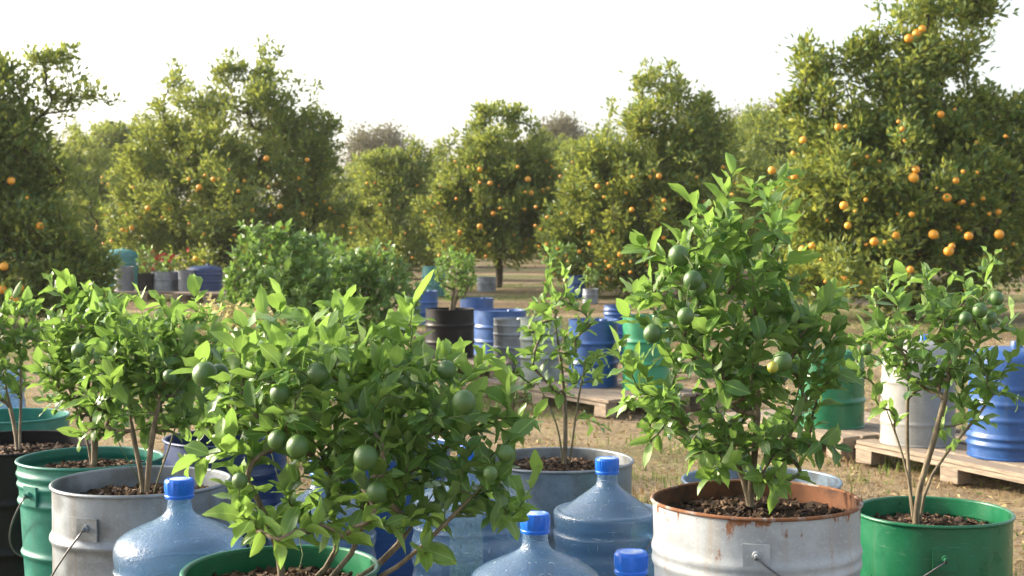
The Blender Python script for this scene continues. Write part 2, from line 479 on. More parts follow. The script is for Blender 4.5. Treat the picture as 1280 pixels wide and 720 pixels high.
# ------------------------------------------------------------------ growing stems
class Skel:
    def __init__(s):
        s.pos = []; s.par = []; s.dir = []; s.paths = []; s.load = []; s.ok = []

    def node(s, p, par, d, ok=True):
        s.pos.append(np.asarray(p, float)); s.par.append(par); s.dir.append(d); s.load.append(0); s.ok.append(ok)
        return len(s.pos) - 1

    def stem(s, pts, ok_from=0.5, start=-1):
        pts = [np.asarray(p, float) for p in pts]
        dense = []
        for a, b in zip(pts[:-1], pts[1:]):
            k = max(2, int(np.linalg.norm(b - a) / (np.linalg.norm(pts[-1] - pts[0]) / 8 + 1e-6)))
            for i in range(k): dense.append(a + (b - a) * i / k)
        dense.append(pts[-1]); dense = np.array(dense)
        for _ in range(2):
            dense[1:-1] = .5 * dense[1:-1] + .25 * (dense[:-2] + dense[2:])
        ids = [start] if start >= 0 else []; last = start; tt = unit(np.gradient(dense, axis=0))
        for i, p in enumerate(dense):
            if i == 0 and start >= 0: continue
            last = s.node(p, last, tt[i], i / (len(dense) - 1) >= ok_from); ids.append(last)
        s.paths.append(ids); s.mark(last)
        return last

    def mark(s, i):
        while i >= 0: s.load[i] += 1; i = s.par[i]

    def reach(s, tip, tdir, rng, nseg=7, droop=.6, wob=.04, close=False):
        A = np.array(s.pos); v = tip - A; d = np.linalg.norm(v, axis=1) + 1e-6
        upc = v[:, 2] / d
        al = (np.array(s.dir) * v).sum(1) / d
        cost = d * (1 + droop * np.maximum(0, .25 - upc) + .35 * (1 - al)) + np.where(np.array(s.ok), 0, 1e3)
        if close: cost = d
        i = int(np.argmin(cost)); p0 = A[i]; L = d[i]
        sd = unit(s.dir[i] * .6 + unit(v[i]) * .7 + np.array([0, 0, .15]))
        p1 = p0 + sd * L * .38; p2 = tip - unit(tdir) * L * .32
        last = i; ids = [i]
        for k in range(1, nseg + 1):
            t = k / nseg; u = 1 - t
            p = u**3 * p0 + 3 * u * u * t * p1 + 3 * u * t * t * p2 + t**3 * tip
            if k < nseg: p = p + rng.normal(0, wob * L, 3) * t * u * 2
            last = s.node(p, last, None); ids.append(last)
        pts = np.array([s.pos[q] for q in ids]); tt = unit(np.gradient(pts, axis=0))
        for q, t_ in zip(ids[1:], tt[1:]): s.dir[q] = t_
        s.paths.append(ids); s.mark(last)
        return ids

    def wood(s, acc, rtip, pw=.45, k=7, rmax=1.0, base_flare=1.0):
        load = np.array(s.load, float)
        rad = np.minimum(rtip * np.maximum(load, 1) ** pw, rmax)
        for ids in s.paths:
            pts = np.array([s.pos[i] for i in ids]); r = rad[ids].copy()
            if len(ids) > 1: r[0] = min(r[0], r[1] * 1.15)
            r[-1] *= .6
            if len(pts) < 2: continue
            tube(acc, pts, r, k, attrs={'woody': np.repeat(np.clip((r - rtip * 1.3) / (rtip * 1.6), 0, 1), k).tolist() + [.5, .5]})


def ell_tips(blobs, n, rng, dep_of, shell=.55):
    """points in a set of ellipsoids (px, py, rx, ry, weight): px space, with real depth"""
    w = np.array([b[2] * b[3] * (b[4] if len(b) > 4 else 1) for b in blobs], float); w /= w.sum()
    out = []
    for bi in rng.choice(len(blobs), n, p=w):
        b = blobs[bi]
        while True:
            q = rng.uniform(-1, 1, 3); r = np.linalg.norm(q)
            if shell < r <= 1 or (r <= 1 and rng.random() < .25): break
        out.append((b[0] + q[0] * b[2], b[1] - q[1] * b[3], q[2] * b[2]))
    return out

# ------------------------------------------------------------------ plants in the pots
LIME = {}


def fruit_mesh(name, mat, r=1.0, tall=1.06, nip=.05):
    a = Acc(); t = np.linspace(0, PI, 15)
    prof = np.stack([np.sin(t) * r, -np.cos(t) * r * tall], -1)
    prof[-1] = (0.0, r * tall * .93); prof[-2][1] *= .985
    prof[0] = (0.0, -r * (tall + nip))
    lathe(a, prof, 22)
    tube(a, [(0, 0, r * tall * .90), (0, 0, r * tall * 1.0)], [r * .16, r * .10], 6)
    return a.mesh(name, mat)


def potted_plant(name, label, base, dep, stems, tips, blobs, ntips, seed, L0=.085, limes=(), group=None, cat='citrus plant',
                 spacing=.0115, span=.25, young=.62, rtip=.00095, fresh=.5, mat='leaf', dz=.9, rmax=.016, wide=.54, up=1.25, twigs=0):
    """a young citrus: stems from the soil, shoots reaching to tips, leaves set in a spiral along the shoots, limes on stalks"""
    global RNG
    r = np.random.default_rng(seed); RNG = r
    base = np.asarray(base, float)
    sk = Skel(); root = None
    for st in stems:
        pts = [base + np.array([st[0][0], st[0][1], -.04])] + [P(q[0], q[1], dep + (q[2] if len(q) > 2 else 0)) for q in st[1:]]
        sk.stem(pts, ok_from=.35)
    T = []
    for q in tips:
        p = P(q[0], q[1], dep + (q[2] if len(q) > 2 else r.normal(0, .07)))
        T.append((p, unit(np.array([(q[0] - blobs[0][0]) / 400, r.normal(0, .1), 1.0])), r.uniform(.6, 1.0)))
    cen = P(blobs[0][0], blobs[0][1] + blobs[0][3], dep)
    for px, py, dd in ell_tips(blobs, ntips, r, dep, .45):
        p = P(px, py, dep + dd * dep / F * dz / K)
        d = unit(p - cen) * .8 + np.array([0, 0, up]) + r.normal(0, .25, 3)
        T.append((p, unit(d), r.uniform(0, .75) * fresh))
    T.sort(key=lambda t: np.linalg.norm(t[0] - base))
    fr = []
    shoots = []
    for p, d, y in T: shoots.append((sk.reach(p, d, r), y))
    for _ in range(twigs):                      # short side twigs filling the crown
        ids, y = shoots[r.integers(len(shoots))]
        p = np.array(sk.pos[ids[r.integers(len(ids) // 2, len(ids))]]) + r.normal(0, .05, 3)
        shoots.append((sk.reach(p, unit(r.normal(0, .6, 3) + np.array([0, 0, .5])), r, nseg=4), y * .6))
    for q in limes:
        dd = q[3] if len(q) > 3 else -.12
        c = P(q[0], q[1], dep + dd); rad = q[2] * .46 / F * (dep + dd)
        fr.append((c, rad, q[4] if len(q) > 4 else 'lime', q[5] if len(q) > 5 else 'hang'))
        below = len(q) > 5 and q[5] == 'up'
        sk.reach(c + np.array([0, 0, -rad if below else rad * 1.0]), np.array([r.normal(0, .2), r.normal(0, .2), 1.0 if below else -.5]), r, nseg=6, close=True)
    B = []; D = []; U = []; L = []; Y = []; X = []
    for ids, y in shoots:
        pts = np.array([sk.pos[i] for i in ids]); seg = np.linalg.norm(np.diff(pts, axis=0), axis=1); cum = np.concatenate([[0], np.cumsum(seg)])
        tot = cum[-1]; reach = min(span * r.uniform(.75, 1.25), tot + .0)
        s = tot - reach + .01; phi = r.uniform(0, 6.28)
        while s < tot:
            p = np.array([np.interp(s, cum, pts[:, k]) for k in range(3)])
            i = min(np.searchsorted(cum, s), len(pts) - 1); t = unit(pts[i] - pts[i - 1])
            e = np.cross(t, [.2, .3, 1]); e = unit(e); f = np.cross(t, e)
            rad = math.cos(phi) * e + math.sin(phi) * f
            near = math.exp(-(tot - s) / .035)
            ang = math.radians(r.normal(54, 13) * (1 - near) + r.normal(24, 7) * near)
            d = math.cos(ang) * t + math.sin(ang) * rad
            B.append(p); D.append(d); U.append(t * .6 + np.array([0, 0, .55]) + r.normal(0, .22, 3))
            L.append(L0 * r.uniform(.62, 1.12) * (1 - .35 * near * (r.random() < .6)) * (1.10 if y >= .6 else 1))
            Y.append(min(1, max(0, y * math.exp(-(tot - s) / .12) * (young / .55) + r.normal(0, .09) + (.8 if r.random() < .02 else 0)))); X.append(r.random())
            phi += 2.4 + r.normal(0, .25); s += spacing * r.uniform(.7, 1.3) * (1 - .45 * near) * (1.15 if y >= .6 else 1)
    B = np.array(B); D = np.array(D); U = np.array(U); L = np.array(L); Y = np.array(Y); X = np.array(X)
    keep = np.ones(len(B), bool)
    ctr = B + unit(D) * L[:, None] * .5
    for c, rad, _, _ in fr:                     # no leaf grows through a fruit; few hang right in front of one
        v = unit(CAM - c); w = ctr - c; al = np.clip(w @ v, 0, .35)
        dist = np.linalg.norm(w - al[:, None] * v, axis=1)
        keep &= (dist > rad * 1.55) | (r.random(len(B)) < .06) & (np.linalg.norm(w, axis=1) > rad * 1.8)
    B, D, U, L, Y, X = B[keep], D[keep], U[keep], L[keep], Y[keep], X[keep]
    n = len(B)
    me = Acc()
    leaves_hi(me, B - base, D, U, L, L * wide * r.uniform(.8, 1.2, n) * (1 - .18 * Y), r.uniform(-.25, .95, n), r.uniform(.05, .75, n) , Y, X, r.uniform(0, .6, n))
    t = thing(name, label, cat, base, 0, group)
    link('foliage', me.mesh('foliage', M[mat]), t)
    for i in range(len(sk.pos)): sk.pos[i] = sk.pos[i] - base
    w = Acc(); sk.wood(w, rtip, .42, 8, rmax)
    link('stem', w.mesh('stem', M['stem']), t)
    for c, rad, kind, _ in fr:
        if kind not in LIME:
            LIME[kind] = fruit_mesh(kind, M[kind])
        o = link('lime', LIME[kind], t, c - base); o.scale = (rad,) * 3
        o.rotation_euler = (r.normal(0, .25), r.normal(0, .25), r.uniform(0, 6))
        if kind == 'lime_yellow': o['label'] = 'yellowing lime'
    return t


# ------------------------------------------------------------------ pots, tubs and drums
def soil_mesh(R, seed, chips=520, big=1.0):
    r = np.random.default_rng(seed); a = Acc(); nr, ns = 14, 48
    rr = np.linspace(0, R, nr)[1:]; th = np.arange(ns) * 2 * PI / ns
    z = r.normal(0, .006, (nr - 1, ns)) + .02 * (1 - rr / R)[:, None]
    V = np.stack([rr[:, None] * np.cos(th), rr[:, None] * np.sin(th), z], -1).reshape(-1, 3)
    V = np.concatenate([[(0, 0, .025)], V])
    i = np.arange(nr - 2)[:, None] * ns; j = np.arange(ns)[None]; j2 = (j + 1) % ns
    Q = (np.stack([i + j, i + ns + j, i + ns + j2, i + j2], -1) + 1).reshape(-1, 4)
    T = [(0, 1 + k, 1 + (k + 1) % ns) for k in range(ns)]
    a.add(V, Q, T, attrs={'leafvar': r.uniform(0, .35, len(V))})
    for _ in range(chips):
        q = R * .97 * math.sqrt(r.random()); t = r.uniform(0, 6.28)
        s = np.array([r.uniform(.006, .022), r.uniform(.004, .012), r.uniform(.002, .006)]) * big
        m = Matrix.Rotation(r.uniform(0, 6.28), 3, 'Z') @ Matrix.Rotation(r.normal(0, .5), 3, 'X') @ Matrix.Rotation(r.normal(0, .5), 3, 'Y')
        box(a, (q * math.cos(t), q * math.sin(t), .02 * (1 - q / R) + r.uniform(.001, .010)), s, np.array(m), attrs={'leafvar': min(1, max(0, r.beta(1.3, 1.6)))}, jit=.0012, rng=r)
    return a.mesh('soil', M['soil'], smooth=False)


def pot(name, label, cat, loc, R, h, mat, ribs=(), taper=1.0, rim=None, inner=None, soil=.07, chips=520, ears=(), wire=None, dent=.004,
        seed=0, wall=.005, rim_r=.0052, group=None, hole=None, seg=80, big=1.0, wire_drop=1.5):
    """an open round container. ribs: (height, bulge, half width); ears: world angles; wire: (angle of first ear, side sign)"""
    t = thing(name, label, cat, loc, 0, group)
    zs = sorted(set(np.round(np.concatenate([np.linspace(0, h, 24), *[np.linspace(z - 2.2 * w, z + 2.2 * w, 13) for z, _, w in ribs]]), 5)))
    zs = [z for z in zs if 0 <= z < h - .002] + [h]
    rad = lambda z: R * (taper + (1 - taper) * z / h) + sum(a * math.exp(-((z - q) / w) ** 2) for q, a, w in ribs)
    zin = h - soil - .03 if soil is not None else .03
    prof = [(0, .0), (rad(0) * .96, 0)] + [(rad(z), z) for z in zs]
    inn = [(rad(z) - wall, z) for z in zs[::-1] if z >= zin]
    if soil is None: inn += [(rad(0) - wall, zin), (0, zin)]
    a = Acc()
    both = prof + inn
    lathe(a, both, seg, dent, seed)
    nq = len(a.Q[0]); mi = np.zeros(nq); mi[(len(prof) - 1) * seg:] = 1; a.mq = [mi]
    me = a.mesh('body', [M[mat], M[inner or mat]], sharp=50); link('body', me, t)
    a = Acc(); c = np.linspace(-PI * .5, PI * 1.5, 13)
    lathe(a, [(R + rim_r * .3 + rim_r * math.cos(q), h + rim_r * math.sin(q)) for q in c], seg, dent, seed)
    link('rim', a.mesh('rim', M[rim or mat]), t)
    if soil is not None:
        s = link('soil', soil_mesh(R - wall - .001, seed + 50, chips, big), t); s.location = (0, 0, h - soil - .02)
    for an in ears:
        zz = h - min(.085, h * .2)
        o = link('handle_ear', ear_for(mat), t)
        o.location = ((rad(zz) + .001) * math.cos(an), (rad(zz) + .001) * math.sin(an), zz); o.rotation_euler = (0, 0, an)
    if wire:
        an, side, sw = wire; zz = h - min(.085, h * .2); Rr = rad(zz) + .022
        e1 = np.array([math.cos(an), math.sin(an), 0]); s1 = side * np.array([-math.sin(an), math.cos(an), 0]); pts = []
        for q in np.linspace(0.0, PI, 40):
            p = Rr * math.cos(q) * e1 + math.sin(q) * (Rr * sw * s1 + np.array([0, 0, -wire_drop * R])); p[2] += zz; pts.append(p)
        a = Acc(); tube(a, pts, .0026, 6)
        tube(a, [pts[0] - e1 * .012, pts[0] + e1 * .003], .0045, 6)
        link('bail_wire', a.mesh('bail_wire', M['wire']), t)
    if hole:
        an, zz = hole; a = Acc()
        e = np.array([math.cos(an), math.sin(an), 0])
        tube(a, [e * (rad(zz) - .002) + np.array([0, 0, zz]), e * (rad(zz) + .0035) + np.array([0, 0, zz])], .017, 20)
        link('drain_hole', a.mesh('drain_hole', M['hole']), t)
    return t


_EAR = {}


def ear_for(mat):
    if mat not in _EAR:
        a = Acc()
        box(a, (.0025, 0, 0), (.006, .062, .058))
        tube(a, [(.004, 0, .004), (.014, 0, .004)], [.011, .009], 12)
        tube(a, [(.013, 0, .004), (.024, 0, .004)], [.0055, .0045], 8)
        me = a.mesh('handle_ear', M[mat], sharp=40); _EAR[mat] = me
    return _EAR[mat]


def drum(name, label, cat, loc, R, h, mat, ribs=None, shoulder=0.0, cap_mat=None, seed=0, seg=48, group=None, lip=True, dent=.003, top_mat=None, hoops=.012):
    """a closed drum with hoops; shoulder > 0 gives a moulded rounded top with a bung"""
    t = thing(name, label, cat, loc, 0, group)
    ribs = ribs if ribs is not None else [(h * .36, hoops, .012), (h * .66, hoops, .012)]
    zs = sorted(set(np.round(np.concatenate([np.linspace(.012, h - shoulder, 16), *[np.linspace(z - 2.2 * w, z + 2.2 * w, 11) for z, _, w in ribs]]), 5)))
    zs = [z for z in zs if .01 <= z <= h - shoulder + 1e-6]
    rad = lambda z: R + sum(a * math.exp(-((z - q) / w) ** 2) for q, a, w in ribs)
    prof = [(0, .004), (R * .95, .004), (R + .002, .0), (R + .004, .008)] + [(rad(z), z) for z in zs]
    if shoulder:
        prof += [(R * math.cos(q) ** .6, h - shoulder + shoulder * math.sin(q)) for q in np.linspace(.2, 1.25, 9)] + [(R * .3, h), (0, h)]
    else:
        prof += [(R + .004, h - .006), (R + .004, h), (R - .004, h), (R - .006, h - .022), (0, h - .022)]
    a = Acc(); lathe(a, prof, seg, dent, seed); link('body', a.mesh('body', M[mat], sharp=40), t)
    a = Acc()
    z0 = h if shoulder else h - .022
    q = R * (.25 if shoulder else .55)
    lathe(a, [(0.0, z0 + .03), (.026, z0 + .03), (.03, z0 + .022), (.03, z0 - .004)], 16)
    o = link('bung', a.mesh('bung', M[cap_mat or mat], sharp=40), t); o.location = (q * .7, -q * .7 if not shoulder else 0, 0)
    return t


def bottle(label, loc, R, top, seed=0, lipped=False, cap_r=.031, wire=False, group='blue water bottles among the pots'):
    t = thing('water_bottle', label, 'water bottle', loc, seed * 1.3, group)
    n0, sh = top - .042, top - .155
    if lipped:
        up = [(R, sh - .012), (R + .002, sh), (R - .002, sh + .010), (R - .010, sh + .012), (R - .017, sh + .004), (R * .80, sh + .012), (R * .62, sh + .032), (R * .46, sh + .050), (R * .33, sh + .064), (cap_r + .005, sh + .074)]
    else:
        up = [(R, sh - .014), (R * .985, sh + .004), (R * .93, sh + .018), (R * .80, sh + .032), (R * .60, sh + .046), (R * .42, sh + .058), (R * .31, sh + .066), (cap_r + .005, sh + .074)]
    body = [(0, .012), (R * .55, .01), (R * .88, 0), (R * .97, .02), (R, .05)]
    z = .09
    while z < sh - .06:
        body += [(R, z), (R * .965, z + .012), (R * .965, z + .026), (R, z + .038), (R * 1.004, z + .065)]; z += .098
    body += [(R * 1.0, sh - .058), (R * .965, sh - .048), (R * .965, sh - .040), (R * .99, sh - .030)]
    prof = [p for p in body if p[1] < sh - .026] + up + [(cap_r - .001, sh + .081), (cap_r - .003, n0 - .022), (cap_r - .003, n0 + .004)]
    # smooth the profile
    pr = np.array(prof); d = np.concatenate([[0], np.cumsum(np.linalg.norm(np.diff(pr, axis=0), axis=1))])
    s = np.linspace(0, d[-1], 200); pr = np.stack([np.interp(s, d, pr[:, 0]), np.interp(s, d, pr[:, 1])], -1)
    for _ in range(3): pr[1:-1] = .5 * pr[1:-1] + .25 * (pr[:-2] + pr[2:])
    a = Acc(); lathe(a, pr, 72, .0012, seed); b = link('bottle_body', a.mesh('bottle_body', M['bottle']), t)
    a = Acc(); seg = 60; th = np.arange(seg) * 2 * PI / seg
    pc = [(cap_r + .0015, n0 - .002), (cap_r + .0025, n0 + .004), (cap_r + .0012, n0 + .006), (cap_r + .0012, n0 + .010), (cap_r + .0022, n0 + .013), (cap_r + .0022, n0 + .036), (cap_r - .001, n0 + .0415), (cap_r - .006, n0 + .042), (cap_r - .007, n0 + .0405), (0, n0 + .040)]
    lathe(a, pc, seg)
    V = a.V[0].reshape(len(pc), seg, 3); k = 1 + .022 * np.sign(np.sin(th * 30))
    V[4:6, :, 0] *= k; V[4:6, :, 1] *= k; a.V[0] = V.reshape(-1, 3)
    c = link('cap', a.mesh('cap', M['cap'], sharp=30), t)
    a = Acc(); lathe(a, [(cap_r - .0075, n0 + .0408), (cap_r - .010, n0 + .0418), (0, n0 + .0416)], 30, .001, seed); link('cap_seal', a.mesh('cap_seal', M['seal']), c)
    if wire:
        a = Acc(); ang = np.linspace(-2.2, -.75, 14); zz = sh - .055
        pts = [np.array([(R + .006) * math.cos(q), (R + .006) * math.sin(q), zz - (q + .75) * -.16 * 1.0]) for q in ang]
        pts.append(pts[-1] + np.array([.008, .004, .012])); pts.append(pts[-1] + np.array([.010, .010, -.004]))
        tube(a, pts, .0026, 6)
        w = link('wire_handle', a.mesh('wire_handle', M['wire']), t); w.rotation_euler = (0, 0, -seed * 1.3)
    return t


def rim_at(cx, cy, w, D):
    dep = F * D / w; p = P(cx, cy, dep)
    return p[0], p[1], p[2], dep


CAMDIR = lambda x, y: math.atan2(-y, -x)       # world angle from a pot towards the camera

# --- the row of pots
def pot_px(name, label, cat, cx, cy, w, D, mat, **k):
    x, y, z, dep = rim_at(cx, cy, w, D)
    ribs = k.pop('ribs', ())
    ribs = [(z - q, a, s) for q, a, s in ribs]           # ribs given from the rim down
    ea = k.pop('ear', None)
    if ea is not None:
        a0 = CAMDIR(x, y) + ea[0]; k['ears'] = (a0, a0 + PI); k['wire'] = (a0, ea[1], ea[2])
    t = pot(name, label, cat, (x, y, 0), D / 2, z, mat, ribs=ribs, **k)
    return t, np.array([x, y, z]), dep


POTS = {}
ROW = 'round pots holding young citrus plants'
POTS['white'] = pot_px('planted_drum', 'chalky white cut-off drum with rusty rim holding a bushy young citrus', 'pot', 946, 624, 254, .50, 'white_rust',
    ribs=[(.115, .006, .014), (.145, .006, .012), (.30, .006, .014)], rim='rim_rust', inner='rust', soil=.028, seed=1, ear=(.0, 1, 1.25), group=ROW, dent=.007, rim_r=.0046, wire_drop=1.0)
POTS['green'] = pot_px('planted_bucket', 'bright green bucket beside the rusty-rimmed white drum, holding an open forked citrus', 'pot', 1166, 640, 190, .42, 'green',
    ribs=[(.22, .004, .012)], soil=.035, seed=2, ear=(.15, -1, 1.2), group=ROW, dent=.005, wire_drop=1.0)
POTS['galv_back'] = pot_px('zinc_tub', 'empty bluish zinc tub behind the rusty-rimmed white drum', 'tub', 952, 601, 196, .50, 'galv_blue',
    ribs=[(.10, .004, .012)], soil=None, seed=3, group=None)
POTS['mid'] = pot_px('planted_tub', 'grey zinc tub behind the water bottles, holding a thin tall sapling', 'pot', 697, 575, 186, .50, 'galv_blue',
    ribs=[(.20, .005, .014)], inner='galv', rim='galv', soil=.022, seed=4, group=ROW, chips=900, big=1.25)
POTS['grey'] = pot_px('planted_bucket', 'dull grey zinc bucket with wire bail between the teal bucket and a water bottle', 'pot', 177, 602, 213, .46, 'galv',
    ribs=[(.135, .008, .012), (.30, .008, .012)], soil=.035, seed=5, ear=(-.62, -1, 1.1), group=ROW, inner='galv', dent=.005, wire_drop=1.35)
POTS['teal'] = pot_px('planted_bucket', 'teal metal bucket with stepped rim and bands beside the grey zinc bucket', 'pot', 113, 573, 173, .42, 'teal',
    ribs=[(.035, .006, .010), (.065, .006, .009), (.115, .007, .010), (.27, .007, .010)], taper=.86, soil=.025, seed=6, ear=(-.95, -1, 1.1), group=ROW, wire_drop=1.2)
POTS['black'] = pot_px('planted_drum', 'black banded drum with a drain hole in its side beside the teal bucket', 'pot', 14, 554, 205, .57, 'black',
    ribs=[(.165, .008, .012), (.33, .008, .012)], soil=.03, seed=7, group=ROW, hole=(-1.13, .13))
POTS['front'] = pot_px('planted_bucket', 'dark green bucket holding the big lime bush with round fruit', 'pot', 352, 711, 240, .38, 'green',
    ribs=[], soil=.03, seed=8, group=ROW, chips=600)
POTS['bluedrum'] = pot_px('planted_drum', 'dark blue drum between the grey zinc bucket and the lime bush', 'pot', 282, 548, 150, .40, 'blue_dark',
    ribs=[(.10, .007, .012), (.20, .007, .012)], soil=.05, seed=9, group=ROW)
POTS['bluetub'] = pot_px('planted_drum', 'blue plastic drum hidden behind the big lime bush', 'pot', 490, 556, 146, .40, 'blue',
    ribs=[(.12, .007, .012)], soil=.05, seed=10, group=ROW)
POTS['tealtub'] = pot_px('tub', 'low dark teal tub behind the black banded drum', 'tub', 12, 520, 140, .47, 'teal',
    ribs=[(.10, .004, .01)], soil=None, seed=11)

# --- water bottles
def bottle_px(label, cx, dep, top_y, D, seed, **k):
    p = P(cx, top_y, dep)
    return bottle(label, (p[0], p[1], 0), D / 2, p[2], seed, **k)


bottle_px('blue water bottle in front of the grey zinc bucket', 224, 2.6, 598, .30, 1)
bottle_px('blue water bottle whose shoulders are cut by the picture edge, beside the lime bush', 669, 2.55, 641, .30, 2)
bottle_px('blue water bottle with a raised shoulder ring next to the rusty-rimmed white drum', 759, 3.18, 572, .30, 3, lipped=True, wire=True)
bottle_px('blue water bottle of which only the cap shows, below the one with the shoulder ring', 789, 2.25, 689, .30, 4, cap_r=.031)
bottle_px('pale blue water bottle behind the thin low branches of the lime bush', 588, 2.98, 556, .31, 5)
bottle_px('pale blue water bottle right behind the main stems of the lime bush', 402, 3.15, 574, .30, 6)
bottle_px('pale blue water bottle standing behind the dark teal tub at the picture edge', -26, 5.3, 425, .40, 7)

# ------------------------------------------------------------------ the plants themselves
CIT = 'young citrus plants in pots'
POT = lambda k: (POTS[k][1] - np.array([0, 0, .035]))

potted_plant('lime_bush', 'big lime bush full of round green fruit in a dark green bucket', POT('front'), 2.27,
    stems=[[(.0, 0), (352, 690), (330, 640, -.02), (310, 600, -.03)], [(.01, .02), (432, 690, .05), (405, 610, .08), (400, 530, .1)],
           [(.03, -.02), (450, 700, 0), (470, 600, .02), (480, 500, .03)], [(.05, -.01), (500, 715, -.03), (560, 650, -.05), (620, 590, -.05)], [(.05, 0), (480, 712, .0), (540, 620, .08), (590, 540, .1)],
           [(-.02, .02), (390, 700, .1), (345, 600, .14), (330, 520, .15)]],
    tips=[(350, 385, .02), (330, 408, .06), (388, 398, .1), (432, 376, .0), (470, 415, .1), (517, 380, -.03), (566, 442, .05), (495, 400, .1), (405, 420, -.08), (300, 440, .05), (600, 452, -.02), (640, 478, .0), (668, 520, .05), (672, 592, -.08), (655, 625, -.1), (318, 655, -.08), (350, 668, -.12), (300, 610, -.05), (505, 655, -.1), (532, 688, -.1), (556, 650, -.05), (468, 640, -.12), (402, 652, -.1), (640, 645, -.08), (432, 668, -.1), (375, 640, .05),
          (290, 470, .0), (285, 520, .05), (275, 560, -.05), (300, 640, -.12), (318, 430, .1), (250, 455, .1)],
    blobs=[(420, 490, 120, 70), (520, 510, 105, 75), (595, 565, 70, 55), (335, 510, 75, 75), (460, 580, 110, 50), (335, 625, 52, 50), (600, 610, 60, 30, .5), (515, 625, 75, 42, .8), (420, 640, 60, 30, .5)],
    ntips=240, seed=11, L0=.069, group=CIT, rtip=.0011, cat='lime bush', twigs=30,
    limes=[(256, 468, 34, .06), (274, 467, 26, .10), (397, 467, 30, -.10), (347, 550, 27, -.09), (372, 558, 31, -.11), (457, 572, 34, -.13), (580, 503, 33, -.12, 'lime', 'up'), (471, 615, 28, -.12), (300, 601, 22, -.14),
           (558, 463, 26, -.05), (350, 492, 28, -.1), (613, 592, 20, -.14), (632, 567, 24, -.08), (505, 478, 20, -.06)])

potted_plant('citrus_plant', 'lush bushy citrus with one tall pale shoot in the rusty-rimmed white drum', POT('white'), 2.82,
    stems=[[(0, 0), (937, 640), (936, 608), (905, 540, .03), (880, 470, .06)], [(0, 0), (937, 640), (938, 606), (950, 520, -.03), (945, 420, -.05), (940, 330, 0)], [(0, 0), (937, 640), (940, 610), (985, 540, .05), (1005, 460, .08)]],
    tips=[(915, 216, 0), (864, 250, .05), (940, 236, .06), (905, 262, .0), (985, 275, .03), (830, 325, .04), (800, 302, .0), (848, 300, -.04), (962, 240, .08), (1000, 320, .05), (1038, 365, .08), (783, 390, -.02), (780, 500, -.05), (812, 548, -.08), (795, 480, .0), (1045, 430, .0), (975, 290, .0), (885, 280, -.05), (1000, 590, -.05), (830, 350, -.05), (885, 590, -.08), (975, 600, -.1), (862, 560, .02), (1005, 555, .06), (915, 575, -.12), (955, 585, .08)],
    blobs=[(915, 400, 100, 95), (912, 335, 82, 60), (960, 450, 85, 75), (855, 380, 65, 75), (950, 530, 75, 50), (820, 500, 42, 38), (1010, 420, 42, 75), (915, 275, 40, 35, .35)],
    ntips=225, seed=12, L0=.070, group=CIT, rtip=.0012, twigs=40,
    limes=[(848, 319, 27, -.16), (866, 350, 26, -.2), (816, 417, 26, -.14), (857, 395, 23, -.22), (978, 452, 27, -.2), (966, 459, 15, -.24, 'lime_yellow'), (872, 360, 24, -.16)])

potted_plant('citrus_plant', 'open forked citrus with bare lower stems in the bright green bucket', POT('green'), 3.14,
    stems=[[(-.03, 0), (1143, 655), (1138, 600), (1120, 540, .05), (1095, 480, .05)], [(-.03, 0), (1143, 655), (1146, 615), (1172, 540, -.03), (1190, 460, -.03)], [(-.035, .0), (1141, 655), (1133, 560, .06), (1135, 470, .08)],
           [(-.02, .0), (1146, 655), (1160, 590, .02), (1225, 520, .04), (1255, 470, .05)]],
    tips=[(1107, 330, 0), (1245, 316, .0), (1190, 345, .05), (1160, 385, -.05), (1068, 430, .0), (1268, 395, .05), (1252, 470, .0), (1232, 520, -.05), (1118, 520, .02), (1205, 525, -.05), (1095, 500, .0), (1175, 530, .04), (1090, 372, .06), (1205, 340, -.04), (1275, 430, .0), (1130, 350, .05), (1228, 345, .06)],
    blobs=[(1155, 420, 75, 55), (1205, 400, 55, 50), (1105, 445, 42, 45), (1185, 475, 65, 35), (1140, 375, 40, 35), (1225, 480, 35, 40, .7)],
    ntips=150, seed=13, L0=.064, group=CIT, rtip=.0011, twigs=18, spacing=0.017,
    limes=[(1225, 388, 20, -.14), (1246, 373, 19, -.1), (1237, 397, 19, -.12), (1083, 437, 15, -.1), (1207, 398, 18, -.16)])

potted_plant('citrus_sapling', 'thin tall sapling with sparse leaves in the grey zinc tub', POT('mid'), 3.82,
    stems=[[(.02, 0), (706, 582), (708, 520), (700, 440, .05), (692, 390, .05)], [(.02, 0), (704, 582), (698, 530), (672, 480, .05)], [(.03, 0), (712, 582), (722, 500), (735, 440, -.05)]],
    tips=[(688, 318, 0), (703, 340, .04), (738, 405, 0), (662, 408, 0), (765, 440, 0), (645, 470, 0), (622, 440, .0), (722, 372, 0), (748, 470, -.05), (612, 450, .03)],
    blobs=[(700, 410, 42, 55), (675, 460, 50, 35), (725, 450, 32, 40), (735, 535, 22, 18, .8), (695, 370, 25, 30)],
    ntips=75, seed=14, L0=.066, group=CIT, rtip=.0013, spacing=0.018, young=.7, fresh=.7)

